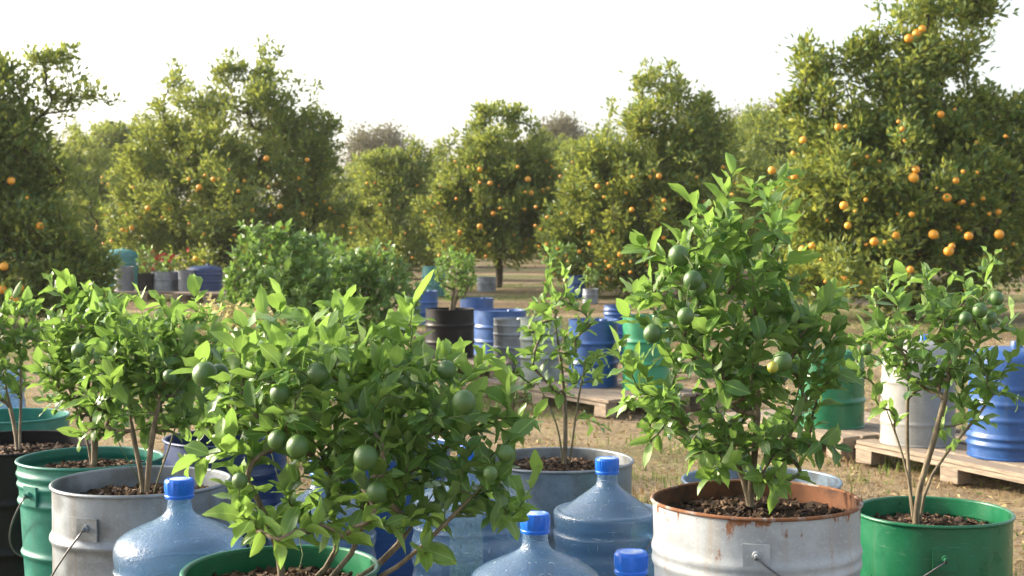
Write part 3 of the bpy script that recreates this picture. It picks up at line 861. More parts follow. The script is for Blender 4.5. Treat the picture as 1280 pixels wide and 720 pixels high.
potted_plant('citrus_plant', 'many-stemmed leafy citrus in the dull grey zinc bucket', POT('grey'), 3.07,
    stems=[[(.0, 0), (180, 605), (165, 540), (158, 480, .05)], [(.01, 0), (184, 605), (190, 540, -.03), (205, 480, -.03)], [(.015, .03), (195, 605), (215, 550, .05), (228, 500, .05)], [(-.01, .03), (178, 605), (150, 560, -.05), (135, 520, -.06)]],
    tips=[(200, 375, 0), (243, 368, .05), (150, 385, 0), (175, 372, .1), (220, 380, .1), (262, 392, .1), (228, 440, -.05), (120, 440, .0), (175, 420, -.06), (265, 450, .03), (140, 470, -.1), (110, 500, -.06)],
    blobs=[(190, 445, 68, 58), (158, 500, 55, 45), (225, 490, 45, 50), (140, 450, 45, 40), (235, 425, 40, 35)],
    ntips=160, seed=15, L0=.068, group=CIT, rtip=.0011, twigs=14, limes=[(98, 438, 19, -.05), (212, 470, 18, -.15)])

potted_plant('citrus_plant', 'single-trunk citrus with yellow-green tips in the teal bucket', POT('teal'), 3.45,
    stems=[[(.0, 0), (119, 580), (118, 540), (110, 480)], [(.0, 0), (120, 580), (122, 530, .03), (135, 470, .05)], [(-.01, 0), (117, 580), (100, 520, .04), (80, 470, .05)]],
    tips=[(82, 352, .0), (64, 352, .05), (135, 372, .0), (112, 372, .08), (95, 385, 0), (58, 425, 0), (150, 380, .05), (75, 400, -.05), (62, 480, -.05), (100, 540, -.1)],
    blobs=[(110, 440, 55, 60), (130, 500, 50, 45), (80, 475, 35, 45), (105, 400, 45, 45)],
    ntips=160, seed=16, L0=.068, group=CIT, rtip=.0012, twigs=12)

potted_plant('citrus_plant', 'small citrus with thin stems in the black banded drum', POT('black'), 4.0,
    stems=[[(.03, 0), (24, 548), (27, 500), (25, 440)], [(.02, 0), (22, 548), (8, 490, .04), (0, 430, .04)]],
    tips=[(30, 376, 0), (8, 395, 0), (46, 385, .05), (-8, 410, 0), (55, 430, 0), (-20, 380, .0), (20, 395, -.05)],
    blobs=[(20, 415, 40, 45), (0, 470, 35, 30, .6), (-30, 420, 40, 50)], ntips=75, seed=17, L0=.070, group=CIT, rtip=.0013)

potted_plant('citrus_plant', 'leafy citrus between the grey bucket and the lime bush, in a dark blue drum', POT('bluedrum'), 3.6,
    stems=[[(.0, 0), (282, 560), (280, 500), (275, 450)], [(.0, 0), (284, 560), (300, 500, .05), (312, 450, .05)], [(0, 0), (280, 560), (255, 510, -.03), (240, 470, -.04)]],
    tips=[(262, 398, 0), (240, 415, .05), (300, 425, -.05), (325, 420, .0), (225, 470, .0), (280, 410, .08)],
    blobs=[(290, 455, 70, 50), (250, 490, 42, 45), (325, 490, 50, 50), (290, 515, 55, 35), (350, 440, 45, 35)], ntips=160, seed=18, L0=.068, group=CIT, twigs=10)

potted_plant('citrus_plant', 'leafy citrus behind the top of the lime bush, in the blue plastic drum', POT('bluetub'), 3.9,
    stems=[[(.0, 0), (490, 565), (480, 500), (470, 450)], [(.0, 0), (492, 565), (520, 500), (540, 460)], [(0, 0), (488, 565), (440, 500), (415, 440)]],
    tips=[(405, 385, 0), (450, 380, .05), (550, 440, .05), (575, 450, 0), (500, 400, 0)],
    blobs=[(475, 470, 80, 55), (540, 500, 50, 50), (420, 460, 50, 55)], ntips=160, seed=19, L0=.068, group=CIT, twigs=8)

# ------------------------------------------------------------------ pallets and drums further back
def pallet(label, corner, ang, L=1.2, W=.8, hgt=.12, seed=0, group='wooden pallets under the drums'):
    """corner: ground point of the front end; ang: direction of the long front edge; the pallet lies to the far side of it"""
    r = np.random.default_rng(seed); t = thing('wooden_pallet', label, 'pallet', (corner[0], corner[1], 0), ang, group)
    nb = max(4, int(W / .13)); bw = W / nb
    for i in range(nb):
        a = Acc(); box(a, (L / 2 + r.normal(0, .006), bw * (i + .5), hgt - .011), (L, bw * r.uniform(.76, .88), .022), rotz(r.normal(0, .006)), jit=.0025, rng=r)
        bevel_obj(link('deck_board', a.mesh('deck_board', M['wood'], smooth=False), t), .003, 1)
    for y in (.05, W / 2, W - .05):
        a = Acc(); box(a, (L / 2, y, hgt - .0345), (L, .095, .021), jit=.002, rng=r); link('stringer', a.mesh('stringer', M['wood'], smooth=False), t)
        for x in (.07, L / 2, L - .07):
            a = Acc(); box(a, (x, y, (hgt - .046) / 2), (.13, .09, hgt - .047), jit=.002, rng=r)
            bevel_obj(link('block', a.mesh('block', M['wood'], smooth=False), t), .003, 1)
    return t


PH = .12


def ang_of(u): return math.atan2(u[1], u[0])


uB = unit(np.array([.53, -.85 * K])); cB = np.array([1.886, 6.23 * K])
pallet('wooden pallet under the ribbed blue drum and the dull white drum', cB, ang_of(uB), L=1.45, W=.9, seed=1)
pallet('wooden pallet under the green drum, half hidden by the bushy citrus', cB + np.array([-.06, .06]) - uB * 1.2, ang_of(uB), L=1.2, W=.9, seed=2)
uC = unit(np.array([.64, -.77 * K])); cC = np.array([.63, 7.65 * K]) - uC * 1.65
pallet('wooden pallet behind the thin tall sapling, under blue and green drums', cC, ang_of(uC), L=1.65, W=.95, seed=3)
pallet('wooden pallet behind the top of the lime bush, under the black drum', np.array([-1.15, 9.75 * K]), -.12, L=1.1, W=.9, seed=4)

DR = 'drums standing about the orchard floor'
RIBBED = [(.07, .010, .012), (.11, .010, .012), (.20, .006, .012), (.28, .006, .012), (.36, .006, .012)]


def drum_px(label, cx, dep, R, h, mat, z=0.0, name='drum', **k):
    p = at(cx, dep); return drum(name, label, 'drum', (p[0], p[1], z), R, h, mat, group=DR, **k)


drum_px('blue plastic drum with many rings on a pallet at the picture edge', 1264, 5.80, .20, .56, 'blue', PH, ribs=RIBBED, shoulder=.06, seed=1)
drum_px('dull white plastic drum with rounded shoulders behind the open forked citrus', 1150, 6.15, .195, .56, 'white', PH, ribs=[(.12, .004, .01), (.34, .004, .01)], shoulder=.12, seed=2, cap_mat='cap')
drum_px('green drum behind the bushy citrus, on the half hidden pallet', 1041, 6.68, .19, .44, 'green', PH, seed=3)
drum_px('dark blue drum with a hoop on the middle pallet', 742, 8.35, .18, .49, 'blue', PH, seed=4)
drum_px('light green drum with two hoops beside the dark blue drum', 808, 8.2, .17, .53, 'green_light', PH, seed=5)
drum_px('pale drum with a greenish top beside the zinc drum, behind the thin sapling', 676, 8.75, .155, .47, 'pale', PH, seed=6)
drum_px('ribbed grey zinc drum between the pale drum and a blue one', 641, 10.3, .175, .46, 'galv', 0, ribs=[(.08, .004, .01), (.2, .006, .01), (.32, .006, .01), (.40, .004, .01)], seed=7)
drum_px('blue drum standing behind the zinc drum', 625, 11.2, .26, .47, 'blue', 0, seed=8)
drum_px('blue drum with the small round tree rising before it, behind the black drum', 596, 13.5, .20, .44, 'blue', 0, seed=9)
drum_px('low blue drum partly behind the dense green shrub', 531, 15.0, .17, .44, 'blue', 0, seed=10)
drum_px('faded teal and white drum standing far off behind the small round tree', 542, 21.0, .21, .55, 'teal_light', 0, seed=11)
drum_px('blue drum with narrow neck and shoulder next to the light green drum', 774, 11.0, .20, .40, 'blue', 0, shoulder=.06, seed=12)
drum_px('neck drum of lighter blue set on top of the shouldered blue drum', 772, 11.0, .125, .13, 'blue', .40, seed=13)
drum_px('far blue barrel carrying a pale green potted plant', 721, 20.5, .16, .40, 'blue', 0, seed=14)

t = pot('planted_drum', 'black drum holding a small round tree, behind the top of the lime bush', 'drum', (*at(562, 10.2)[:2], PH), .215, .43, 'black',
        ribs=[(.14, .008, .012), (.29, .008, .012)], soil=.05, chips=120, seed=30, group='round pots holding young citrus plants', big=2)
far_pot = lambda label, px, dep, R, h, mat, z=0.0, s=0, soil=.05: pot('pot', label, 'pot', (*at(px, dep)[:2], z), R, h, mat, ribs=[(h * .6, .006, .012)], soil=soil, chips=40, big=2.5, seed=s, seg=40, group='pots far back in the orchard')
far_pot('dull grey pot beside the trunk of the middle orange tree', 608, 22.5, .19, .28, 'galv', s=31)
far_pot('dull grey pot with a small plant beside the far blue barrel', 738, 19.0, .13, .24, 'galv', s=32)

# the cluster far off under the trees on the other side
pallet('wooden pallet far off under the grey tub with red flowers', np.array([-7.1, 19.6 * K]), -.05, L=1.5, W=1.0, hgt=.16, seed=5)
pallet('wooden pallet far off under the blue tank', np.array([-5.75, 19.2 * K]), -.05, L=1.2, W=1.0, hgt=.16, seed=6)
drum('tank', 'faded teal plastic tank with a spout far off under the trees', 'tank', (*at(150, 21.2)[:2], 0), .33, .86, 'teal_light', shoulder=.14, seed=21, ribs=[(.2, .01, .02), (.4, .01, .02), (.6, .01, .02)])
far_pot('grey plastic pot in front of the faded teal tank', 155, 19.9, .17, .42, 'tank_grey', .16, 33)
far_pot('grey tub with red flowers on a far pallet', 206, 20.0, .24, .33, 'galv', .16, 34)
far_pot('dark pot with leafy plant between the teal tank and the red flowers', 183, 19.9, .15, .3, 'black', .16, 35)
drum('tank', 'dark blue plastic tank lying low on a far pallet beside the red flowers', 'tank', (*at(256, 20.0)[:2], .16), .30, .44, 'blue_dark', shoulder=.08, seed=22)
far_pot('dull grey pot between the red flowers and the dark blue tank', 233, 19.8, .14, .36, 'tank_grey', .16, 36)

potted_plant('small_tree', 'small round light green tree in the black drum', np.array([*at(562, 10.2)[:2], .48]), 10.2,
    stems=[[(0, 0), (563, 385), (568, 362), (570, 345)], [(.02, 0), (566, 385), (574, 365), (580, 350)]],
    tips=[(565, 308), (580, 312), (555, 322)], blobs=[(570, 342, 29, 32)], ntips=150, seed=31, L0=.055, span=.2, cat='small tree', rtip=.0025, young=.8, fresh=.8)


def far_plant(label, px, dep, z, w, h, n, seed, L0=.07, mat='leaf', name='potted_plant', cat='plant', group=None):
    b = np.array([*at(px, dep)[:2], z]); py0 = 360 - 0; p = lambda zz: 282 + (H - zz) * F / dep
    return potted_plant(name, label, b, dep, stems=[[(0, 0), (px, p(z + h * .2)), (px, p(z + h * .45))]], tips=[(px - w * .2, p(z + h)), (px + w * .25, p(z + h * .93))],
                        blobs=[(px, p(z + h * .55), w / 2, h * .42 * F / dep)], ntips=n, seed=seed, L0=L0, span=.25, spacing=.03, rtip=.004, mat=mat, cat=cat, group=group)


far_plant('pale green plant standing on the far blue barrel', 704, 20.4, .38, 55, .62, 60, 41, .11)
far_plant('small leafy plant beside the red flowers', 183, 19.9, .4, 24, .55, 26, 42, .10)
far_plant('small leafy plant in the dull grey pot near the far blue barrel', 738, 19.0, .2, 26, .4, 20, 43, .10)
fl = far_plant('red flowering plant in the grey tub on the far pallet', 206, 20.0, .4, 34, .42, 30, 44, .09, cat='flowers')
rf = np.random.default_rng(45)
for _ in range(16):
    c = np.array([rf.normal(0, .15), rf.normal(-.10, .08), .30 + rf.normal(0, .09)]); a = Acc()
    for k in range(14):
        d = unit(rf.normal(0, 1, 3)); e = unit(np.cross(d, rf.normal(0, 1, 3))); q = rf.uniform(.02, .035)
        a.add([(0, 0, 0), d * q + e * q * .5, d * q * 1.6, d * q - e * q * .5], [(0, 1, 2, 3)])
    link('flower', a.mesh('flower', M['flower'], smooth=False), fl, c)

# dense shrubs in the middle distance
SHR = 'dense dark green shrubs in the middle distance'
def shrub(label, px, top, dep, w, n, seed, L0=.075, mat='leaf_dark', base_y=None):
    z1 = H - (top - 282) / F * dep; b = at(px, dep); p = lambda zz: 282 + (H - zz) * F / dep
    return potted_plant('shrub', label, b, dep, stems=[[(0, 0), (px, p(.25)), (px - w * .15, p(.5))], [(.05, 0), (px + 6, p(.25)), (px + w * .15, p(.55))], [(0, .05), (px, p(.2), .2), (px, p(.5), .3)]],
        tips=[], blobs=[(px, p(z1 * .56), w / 2, z1 * .42 * F / dep), (px - w * .2, p(z1 * .66), w * .27, z1 * .32 * F / dep), (px + w * .2, p(z1 * .62), w * .28, z1 * .32 * F / dep)],
        ntips=int(n * 1.7), seed=seed, L0=L0 * 1.12, twigs=n, span=.40, spacing=.015, mat=mat, cat='shrub', group=SHR, rtip=.0018, young=.35, fresh=.4, wide=.55, dz=.8)


shrub('taller dense dark green shrub below the big orange tree', 345, 272, 8.6, 150, 190, 51)
shrub('lower dense dark green shrub behind the top of the lime bush', 455, 293, 8.9, 130, 170, 52)
shrub('dense dark green shrub squeezed between the taller and the lower one', 400, 290, 9.4, 110, 110, 53)
shrub('low loose shrub behind the leafy citrus of the blue drum', 345, 372, 6.2, 150, 90, 54, .06)
sw = potted_plant('weed', 'dried straw-coloured weed behind the leafy citrus plants', at(275, 5.6), 5.6, stems=[[(0, 0), (275, 560), (275, 480)]], tips=[(262, 372), (300, 385), (245, 395), (320, 400)],
    blobs=[(285, 412, 75, 35)], ntips=120, seed=55, L0=.05, span=.16, mat='dry_leaf', cat='weed', rtip=.0015)
potted_plant('weed', 'green weeds growing below the dense shrubs', at(235, 6.4), 6.4, stems=[[(0, 0), (235, 540), (235, 470)], [(.1, 0), (260, 540), (290, 460)]], tips=[(225, 395), (190, 400), (310, 395)],
    blobs=[(225, 420, 95, 38), (300, 420, 60, 32), (150, 420, 50, 30)], ntips=230, seed=56, L0=.055, span=.2, mat='leaf_dark', cat='weed', rtip=.0015)

for px, dep, w_, h_, n_, sd, mt, lab in [(160, 13.0, 95, .34, 90, 57, 'leaf_dark', 'low green weeds in front of the grey plastic pot and teal tank'),
                                     (238, 12.0, 80, .30, 80, 58, 'dry_leaf', 'yellowed low weeds in front of the dark blue tank'),
                                     (660, 15.0, 70, .20, 60, 59, 'leaf_dark', 'patch of low green weeds below the middle orange tree'),
                                     (640, 8.0, 60, .22, 50, 60, 'leaf_dark', 'low green weeds at the foot of the pallet behind the thin sapling')]:
    far_plant(lab, px, dep, 0.0, w_, h_, n_, sd, .06, mt, 'weed', 'weed')

# ------------------------------------------------------------------ orchard trees
ORANGE = fruit_mesh('orange', M['orange'], tall=.95, nip=0)
ORC = 'orange trees of the orchard'


def orchard_tree(label, base_px, dep, blobs, ntips, seed, nleaf=85, leaf=0.112, explicit=(), n_rand=0, yband=(200, 330), sparse=(), group=ORC, mat='tree_leaf', clump=.12, orad=.034, trunk_r=.012, young=.31, sprays=.30, name='orange_tree', cat='orange tree'):
    r = np.random.default_rng(seed); base = at(base_px, dep); sk = Skel()
    up = lambda x, y, z: base + np.array([x, y, z])
    fork = r.uniform(.5, .8)
    root = sk.stem([up(0, 0, -.05), up(.03, 0, fork * .5), up(0, .04, fork)], ok_from=.9)
    big = sorted(blobs, key=lambda b: -b[2] * b[3])[:6]
    for b in big:
        c = P(b[0], b[1] + b[3] * .35, dep) + np.array([0, r.normal(0, .5) * b[2] * dep / F, 0])
        st = np.array(sk.pos[root]); m = st * .55 + c * .45 + np.array([r.normal(0, .12), r.normal(0, .15), -.05])
        sk.stem([st, m, c], ok_from=.2, start=root)
    tips = []
    for px, py, dd in ell_tips(blobs, ntips, r, dep, .5):
        p = P(px, py, dep + dd * dep / F * .95 / K)
        if p[2] < .10: continue
        tips.append(p)
    for px, py in sparse: tips.append(P(px, py, dep + r.normal(0, .3)))
    n_in = len(tips)
    for _ in range(int(ntips * sprays)):                  # loose shoots standing out of the crown
        b = blobs[r.integers(len(blobs))]; q = unit(r.normal(0, 1, 3)); q[1] = abs(q[1]) if r.random() < .8 else q[1]; k = r.uniform(1.0, 1.0 + 16 / b[3] + .12)
        p = P(b[0] + q[0] * k * b[2], b[1] - q[1] * k * b[3], dep + q[2] * b[2] * dep / F / K)
        if p[2] > .5: tips.append(p)
    kind = np.array([0] * n_in + [1] * (len(tips) - n_in))
    tips = np.array(tips); cen = P(big[0][0], big[0][1] + big[0][3] * .5, dep)
    order = np.argsort(np.linalg.norm(tips - base, axis=1)); tips = tips[order]; kind = kind[order]
    B = []; D = []; Y = []
    for p, kd in zip(tips, kind):
        d = unit(unit(p - cen) * .7 + np.array([0, 0, .8 + .5 * kd]) + r.normal(0, .3, 3))
        ids = sk.reach(p, d, r, nseg=5)
        pts = np.array([sk.pos[i] for i in ids])
        k = int(nleaf * (r.uniform(.25, .45) if kd else r.uniform(.5, 1.1))); L = np.linalg.norm(pts[-1] - pts[0]); reach = min(1, .75 / max(L, .05))
        tt = 1 - reach * r.random(k) ** 1.15; idx = tt * (len(pts) - 1); i0 = np.minimum(idx.astype(int), len(pts) - 2); f = (idx - i0)[:, None]
        q = pts[i0] * (1 - f) + pts[i0 + 1] * f
        tight = (clump * .55 if kd else clump) * (1.1 - .55 * np.clip((tt - (1 - reach)) / reach, 0, 1))
        off = r.normal(0, 1, (k, 3)) * tight[:, None]
        B.append(q + off); D.append(unit(off) * .8 + d * .7 + r.normal(0, .45, (k, 3)))
        Y.append(np.clip(r.normal(.10, .10, k) + (r.random(k) < young * r.uniform(.1, .8)) * r.uniform(.3, 1, k), 0, 1))
    B = np.concatenate(B); D = np.concatenate(D); Y = np.concatenate(Y); n = len(B)
    U = np.array([0, 0, .8]) + r.normal(0, .6, (n, 3))
    Ls = leaf * r.uniform(.65, 1.2, n)
    a = Acc(); leaves_lo(a, B - base, D, U, Ls, Ls * r.uniform(.42, .58, n), r.uniform(.05, .6, n), Y, r.random(n))
    t = thing(name, label, cat, base, 0, group)
    link('crown', a.mesh('crown', M[mat], smooth=False), t)
    for i in range(len(sk.pos)): sk.pos[i] = sk.pos[i] - base
    w = Acc(); sk.wood(w, trunk_r * .55, .40, 6, .16); link('trunk', w.mesh('trunk', M['bark']), t)
    # fruit hang at the outside of the crown
    pos = []
    dy = tips[:, 1]; px_t = 640 + tips[:, 0] / tips[:, 1] * F * K; py_t = 282 + (H - tips[:, 2]) / tips[:, 1] * F * K
    for q in explicit:
        near = np.hypot(px_t - q[0], py_t - q[1]) < 45
        d0 = (dy[near].min() if near.any() else dep) - .05
        pos.append((P(q[0], q[1], d0 / K), (q[2] if len(q) > 2 else 11) * .42 / F * d0 / K))
    seen = np.array([not np.any((np.hypot(px_t - a_, py_t - b_) < 250 / dep) & (dy < c_ - .2)) for a_, b_, c_ in zip(px_t, py_t, dy)])
    front = np.where((py_t > yband[0]) & (py_t < yband[1]) & seen)[0]
    if len(front):
        for i in r.choice(front, min(n_rand, 98 - len(explicit)), replace=True):
            v = unit(tips[i] - cen); pos.append((tips[i] + v * .12 + r.normal(0, .09, 3) + np.array([0, -.09, -.08]), orad * r.uniform(.55, 1.15)))
    for p, rad in pos:
        o = link('orange', ORANGE, t, p - base); o.scale = (rad,) * 3; o.rotation_euler = (r.normal(0, .4), r.normal(0, .4), r.uniform(0, 6))
    return t


TR = {}
TR['edge'] = orchard_tree('dark orange tree at the picture edge with a bare thin spray reaching over the sky', -5, 15,
    [(5, 320, 105, 95), (-10, 200, 75, 80), (-15, 130, 55, 70), (45, 255, 52, 60), (70, 350, 55, 55), (42, 85, 26, 30, .5), (75, 85, 20, 14, .4), (105, 128, 22, 14, .5), (72, 140, 20, 20, .35), (-70, 220, 90, 140), (62, 190, 14, 12, .5), (100, 340, 30, 50)], 470, 61, nleaf=110, leaf=.100,
    explicit=[(14, 226, 12), (50, 282, 11), (5, 333, 13), (18, 375, 14), (3, 362, 13), (26, 360, 10)], n_rand=10, sprays=.12)
TR['big'] = orchard_tree('broad orange tree with golden fruit behind the dense shrubs', 285, 23,
    [(285, 250, 122, 85), (225, 245, 72, 70), (350, 225, 72, 75), (295, 160, 92, 66), (345, 128, 50, 50), (245, 135, 48, 46), (195, 195, 52, 46), (385, 190, 40, 45), (405, 185, 22, 40, .6), (285, 318, 135, 42), (175, 285, 40, 60), (400, 280, 40, 60), (330, 85, 14, 22, .8), (285, 95, 10, 16, .8)], 520, 62, nleaf=105, leaf=0.121,
    explicit=[(333, 198, 9), (249, 234, 9), (267, 224, 8), (165, 285, 8), (185, 260, 8), (350, 258, 8), (378, 268, 8), (245, 323, 9), (384, 200, 7)], n_rand=89, yband=(215, 342))
TR['mid'] = orchard_tree('middle orange tree with a dark bare trunk standing clear of the ground', 623, 24,
    [(625, 250, 74, 62), (592, 232, 48, 52), (662, 245, 40, 60), (627, 192, 56, 42), (632, 152, 24, 24, .7), (590, 205, 34, 34), (625, 298, 76, 28), (570, 270, 42, 50), (680, 270, 36, 50)], 380, 63, nleaf=100, leaf=0.119,
    explicit=[(600, 212, 8), (613, 229, 8), (660, 224, 9), (664, 241, 8), (617, 267, 8), (600, 283, 9), (612, 306, 7), (575, 290, 7)], n_rand=60, yband=(200, 328))
TR['low'] = orchard_tree('smaller rounded orange tree between the broad tree and the middle one', 492, 28,
    [(492, 265, 54, 62), (480, 225, 32, 34), (515, 215, 24, 30), (492, 318, 58, 30)], 230, 64, nleaf=95, leaf=0.1195, n_rand=45, yband=(220, 335))
TR['yellow'] = orchard_tree('yellow-green orange tree behind the tall pale shoot of the bushy citrus', 800, 21,
    [(800, 255, 95, 80), (762, 275, 62, 62), (852, 220, 55, 62), (835, 150, 58, 44), (822, 110, 24, 24, .6), (775, 200, 50, 42), (885, 190, 40, 40, .7), (795, 330, 105, 40), (720, 290, 40, 60), (745, 220, 30, 35), (875, 175, 30, 30, .7)], 460, 65, nleaf=100, leaf=0.116,
    explicit=[(824, 220, 9), (747, 233, 8), (790, 262, 8), (775, 318, 8)], n_rand=90, yband=(210, 350), young=.5)
TR['tall'] = orchard_tree('tallest orange tree with many ripe fruit and a ragged top above the picture edge', 1143, 16,
    [(1130, 235, 138, 110), (1062, 240, 85, 88), (1225, 240, 85, 118), (1050, 125, 46, 52), (1120, 125, 50, 48), (1178, 120, 66, 62), (1178, 40, 70, 48), (1205, -15, 50, 36), (1130, 335, 165, 45), (1020, 300, 55, 70), (1275, 180, 48, 60), (1020, 80, 20, 24, .5), (1005, 150, 22, 30, .6), (1085, 75, 16, 20, .5)], 640, 66, nleaf=105, leaf=0.112,
    explicit=[(1142, 222, 15), (1145, 212, 12), (1184, 247, 13), (1055, 257, 13), (1093, 302, 13), (1167, 293, 15), (1211, 295, 13), (1249, 293, 14), (1003, 312, 12), (1015, 307, 10), (1186, 314, 15), (1138, 337, 11), (1048, 159, 11), (1176, 143, 11), (1004, 175, 11),
              (985, 222, 12), (993, 221, 11), (965, 213, 12), (1136, 48, 13), (1146, 42, 13), (1153, 36, 12), (1060, 282, 11), (1120, 294, 11), (1195, 226, 10), (1248, 265, 9), (1190, 308, 10), (1140, 268, 9)], n_rand=70, yband=(150, 360), young=.48, orad=.028)

REAR = 'orchard trees of the rows behind'
def rear(src, label, px, dep, sc, rz):
    c = copy_tree(TR[src]); p = at(px, dep); c.location = p; c.rotation_euler = (0, 0, rz); c.scale = (sc,) * 3
    c['label'] = label; c['group'] = REAR
    return c


for src, px, dep, sc, rz, lab in [
    ('big', 105, 33, .86, 2.0, 'hazy orchard tree in the gap between the dark edge tree and the broad tree'),
    ('yellow', 40, 40, 1.0, 3.1, 'orchard tree mostly hidden behind the dark edge tree'),
    ('low', 160, 42, 1.6, .8, 'orchard tree whose top shows just over the flank of the broad tree'),
    ('big', 425, 34, .66, 2.6, 'rounded orchard tree just past the broad tree, above the dense shrubs'),
    ('yellow', 395, 44, .85, 4.0, 'orchard tree half hidden behind the broad tree'),
    ('yellow', 552, 36, .90, 1.2, 'orchard tree filling the gap beside the middle tree'),
    ('big', 700, 40, .92, 3.7, 'orchard tree filling the gap between the middle tree and the yellow-green one'),
    ('low', 735, 32, 1.15, .6, 'low orchard tree tucked behind the yellow-green tree'),
    ('big', 905, 29, .80, 5.2, 'orchard tree between the yellow-green tree and the tallest one'),
    ('low', 962, 34, 1.45, 2.2, 'small orchard tree at the flank of the tallest tree'),
    ('big', 1000, 47, 1.1, 3.3, 'far orchard tree peeping out beside the tallest tree'),
    ('yellow', 1260, 36, 1.0, 2.4, 'orchard tree hidden behind the tallest tree at the picture edge'),
    ('big', 1100, 44, 1.0, 1.0, 'orchard tree glimpsed only through the crown of the tallest tree'),
    ('yellow', 280, 46, 1.15, 5.0, 'orchard tree glimpsed only through the crown of the broad tree'),
    ('yellow', 830, 48, 1.1, .2, 'orchard tree behind the yellow-green tree'),
    ('low', 620, 46, 1.35, 1.4, 'orchard tree behind the middle tree'),
    ('low', 655, 52, 1.4, 4.4, 'far orchard tree glimpsed past the trunk of the middle tree'),
    ('low', 470, 48, 1.25, 3.0, 'far orchard tree behind the smaller rounded tree')]:
    rear(src, lab, px, dep, sc, rz)

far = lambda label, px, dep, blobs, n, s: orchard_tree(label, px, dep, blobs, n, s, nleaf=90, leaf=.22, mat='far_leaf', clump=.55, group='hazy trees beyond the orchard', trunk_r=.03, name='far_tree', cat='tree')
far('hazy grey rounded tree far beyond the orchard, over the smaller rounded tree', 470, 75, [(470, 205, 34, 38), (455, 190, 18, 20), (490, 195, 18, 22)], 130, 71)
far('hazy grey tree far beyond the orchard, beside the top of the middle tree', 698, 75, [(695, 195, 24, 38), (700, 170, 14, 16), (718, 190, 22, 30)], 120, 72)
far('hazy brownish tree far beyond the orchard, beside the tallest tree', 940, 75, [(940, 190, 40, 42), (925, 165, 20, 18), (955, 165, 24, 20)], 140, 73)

# ------------------------------------------------------------------ ground
def ground():
    a = Acc(); xs = np.concatenate([np.linspace(-900, -42, 8), np.linspace(-40, 40, 81), np.linspace(42, 900, 8)])
    ys = np.concatenate([np.linspace(-200, -12, 4), np.linspace(-10, 70, 81), np.linspace(75, 1500, 12)])
    X, Y = np.meshgrid(xs, ys); r = np.random.default_rng(3)
    Z = .012 * np.sin(X * 1.9 + 1.3 * np.sin(Y * 1.1)) * np.cos(Y * 1.7) - .012
    Z[(np.abs(X) > 41) | (Y > 71) | (Y < -11)] = -.012
    nx = len(xs); i = np.arange(len(ys) - 1)[:, None] * nx; j = np.arange(nx - 1)[None]
    Q = np.stack([i + j, i + j + 1, i + nx + j + 1, i + nx + j], -1).reshape(-1, 4)
    a.add(np.stack([X, Y, Z], -1).reshape(-1, 3), Q)
    o = link('ground', a.mesh('ground', M['ground'])); tag(o, kind='structure')


ground()


def vnoise(x, y, s, seed):
    r = np.random.default_rng(seed); t = r.random((64, 64)); x = x / s; y = y / s
    xi = np.floor(x).astype(int); yi = np.floor(y).astype(int); fx = x - xi; fy = y - yi
    fx = fx * fx * (3 - 2 * fx); fy = fy * fy * (3 - 2 * fy); g = lambda a, b: t[a % 64, b % 64]
    return (g(xi, yi) * (1 - fx) + g(xi + 1, yi) * fx) * (1 - fy) + (g(xi, yi + 1) * (1 - fx) + g(xi + 1, yi + 1) * fx) * fy


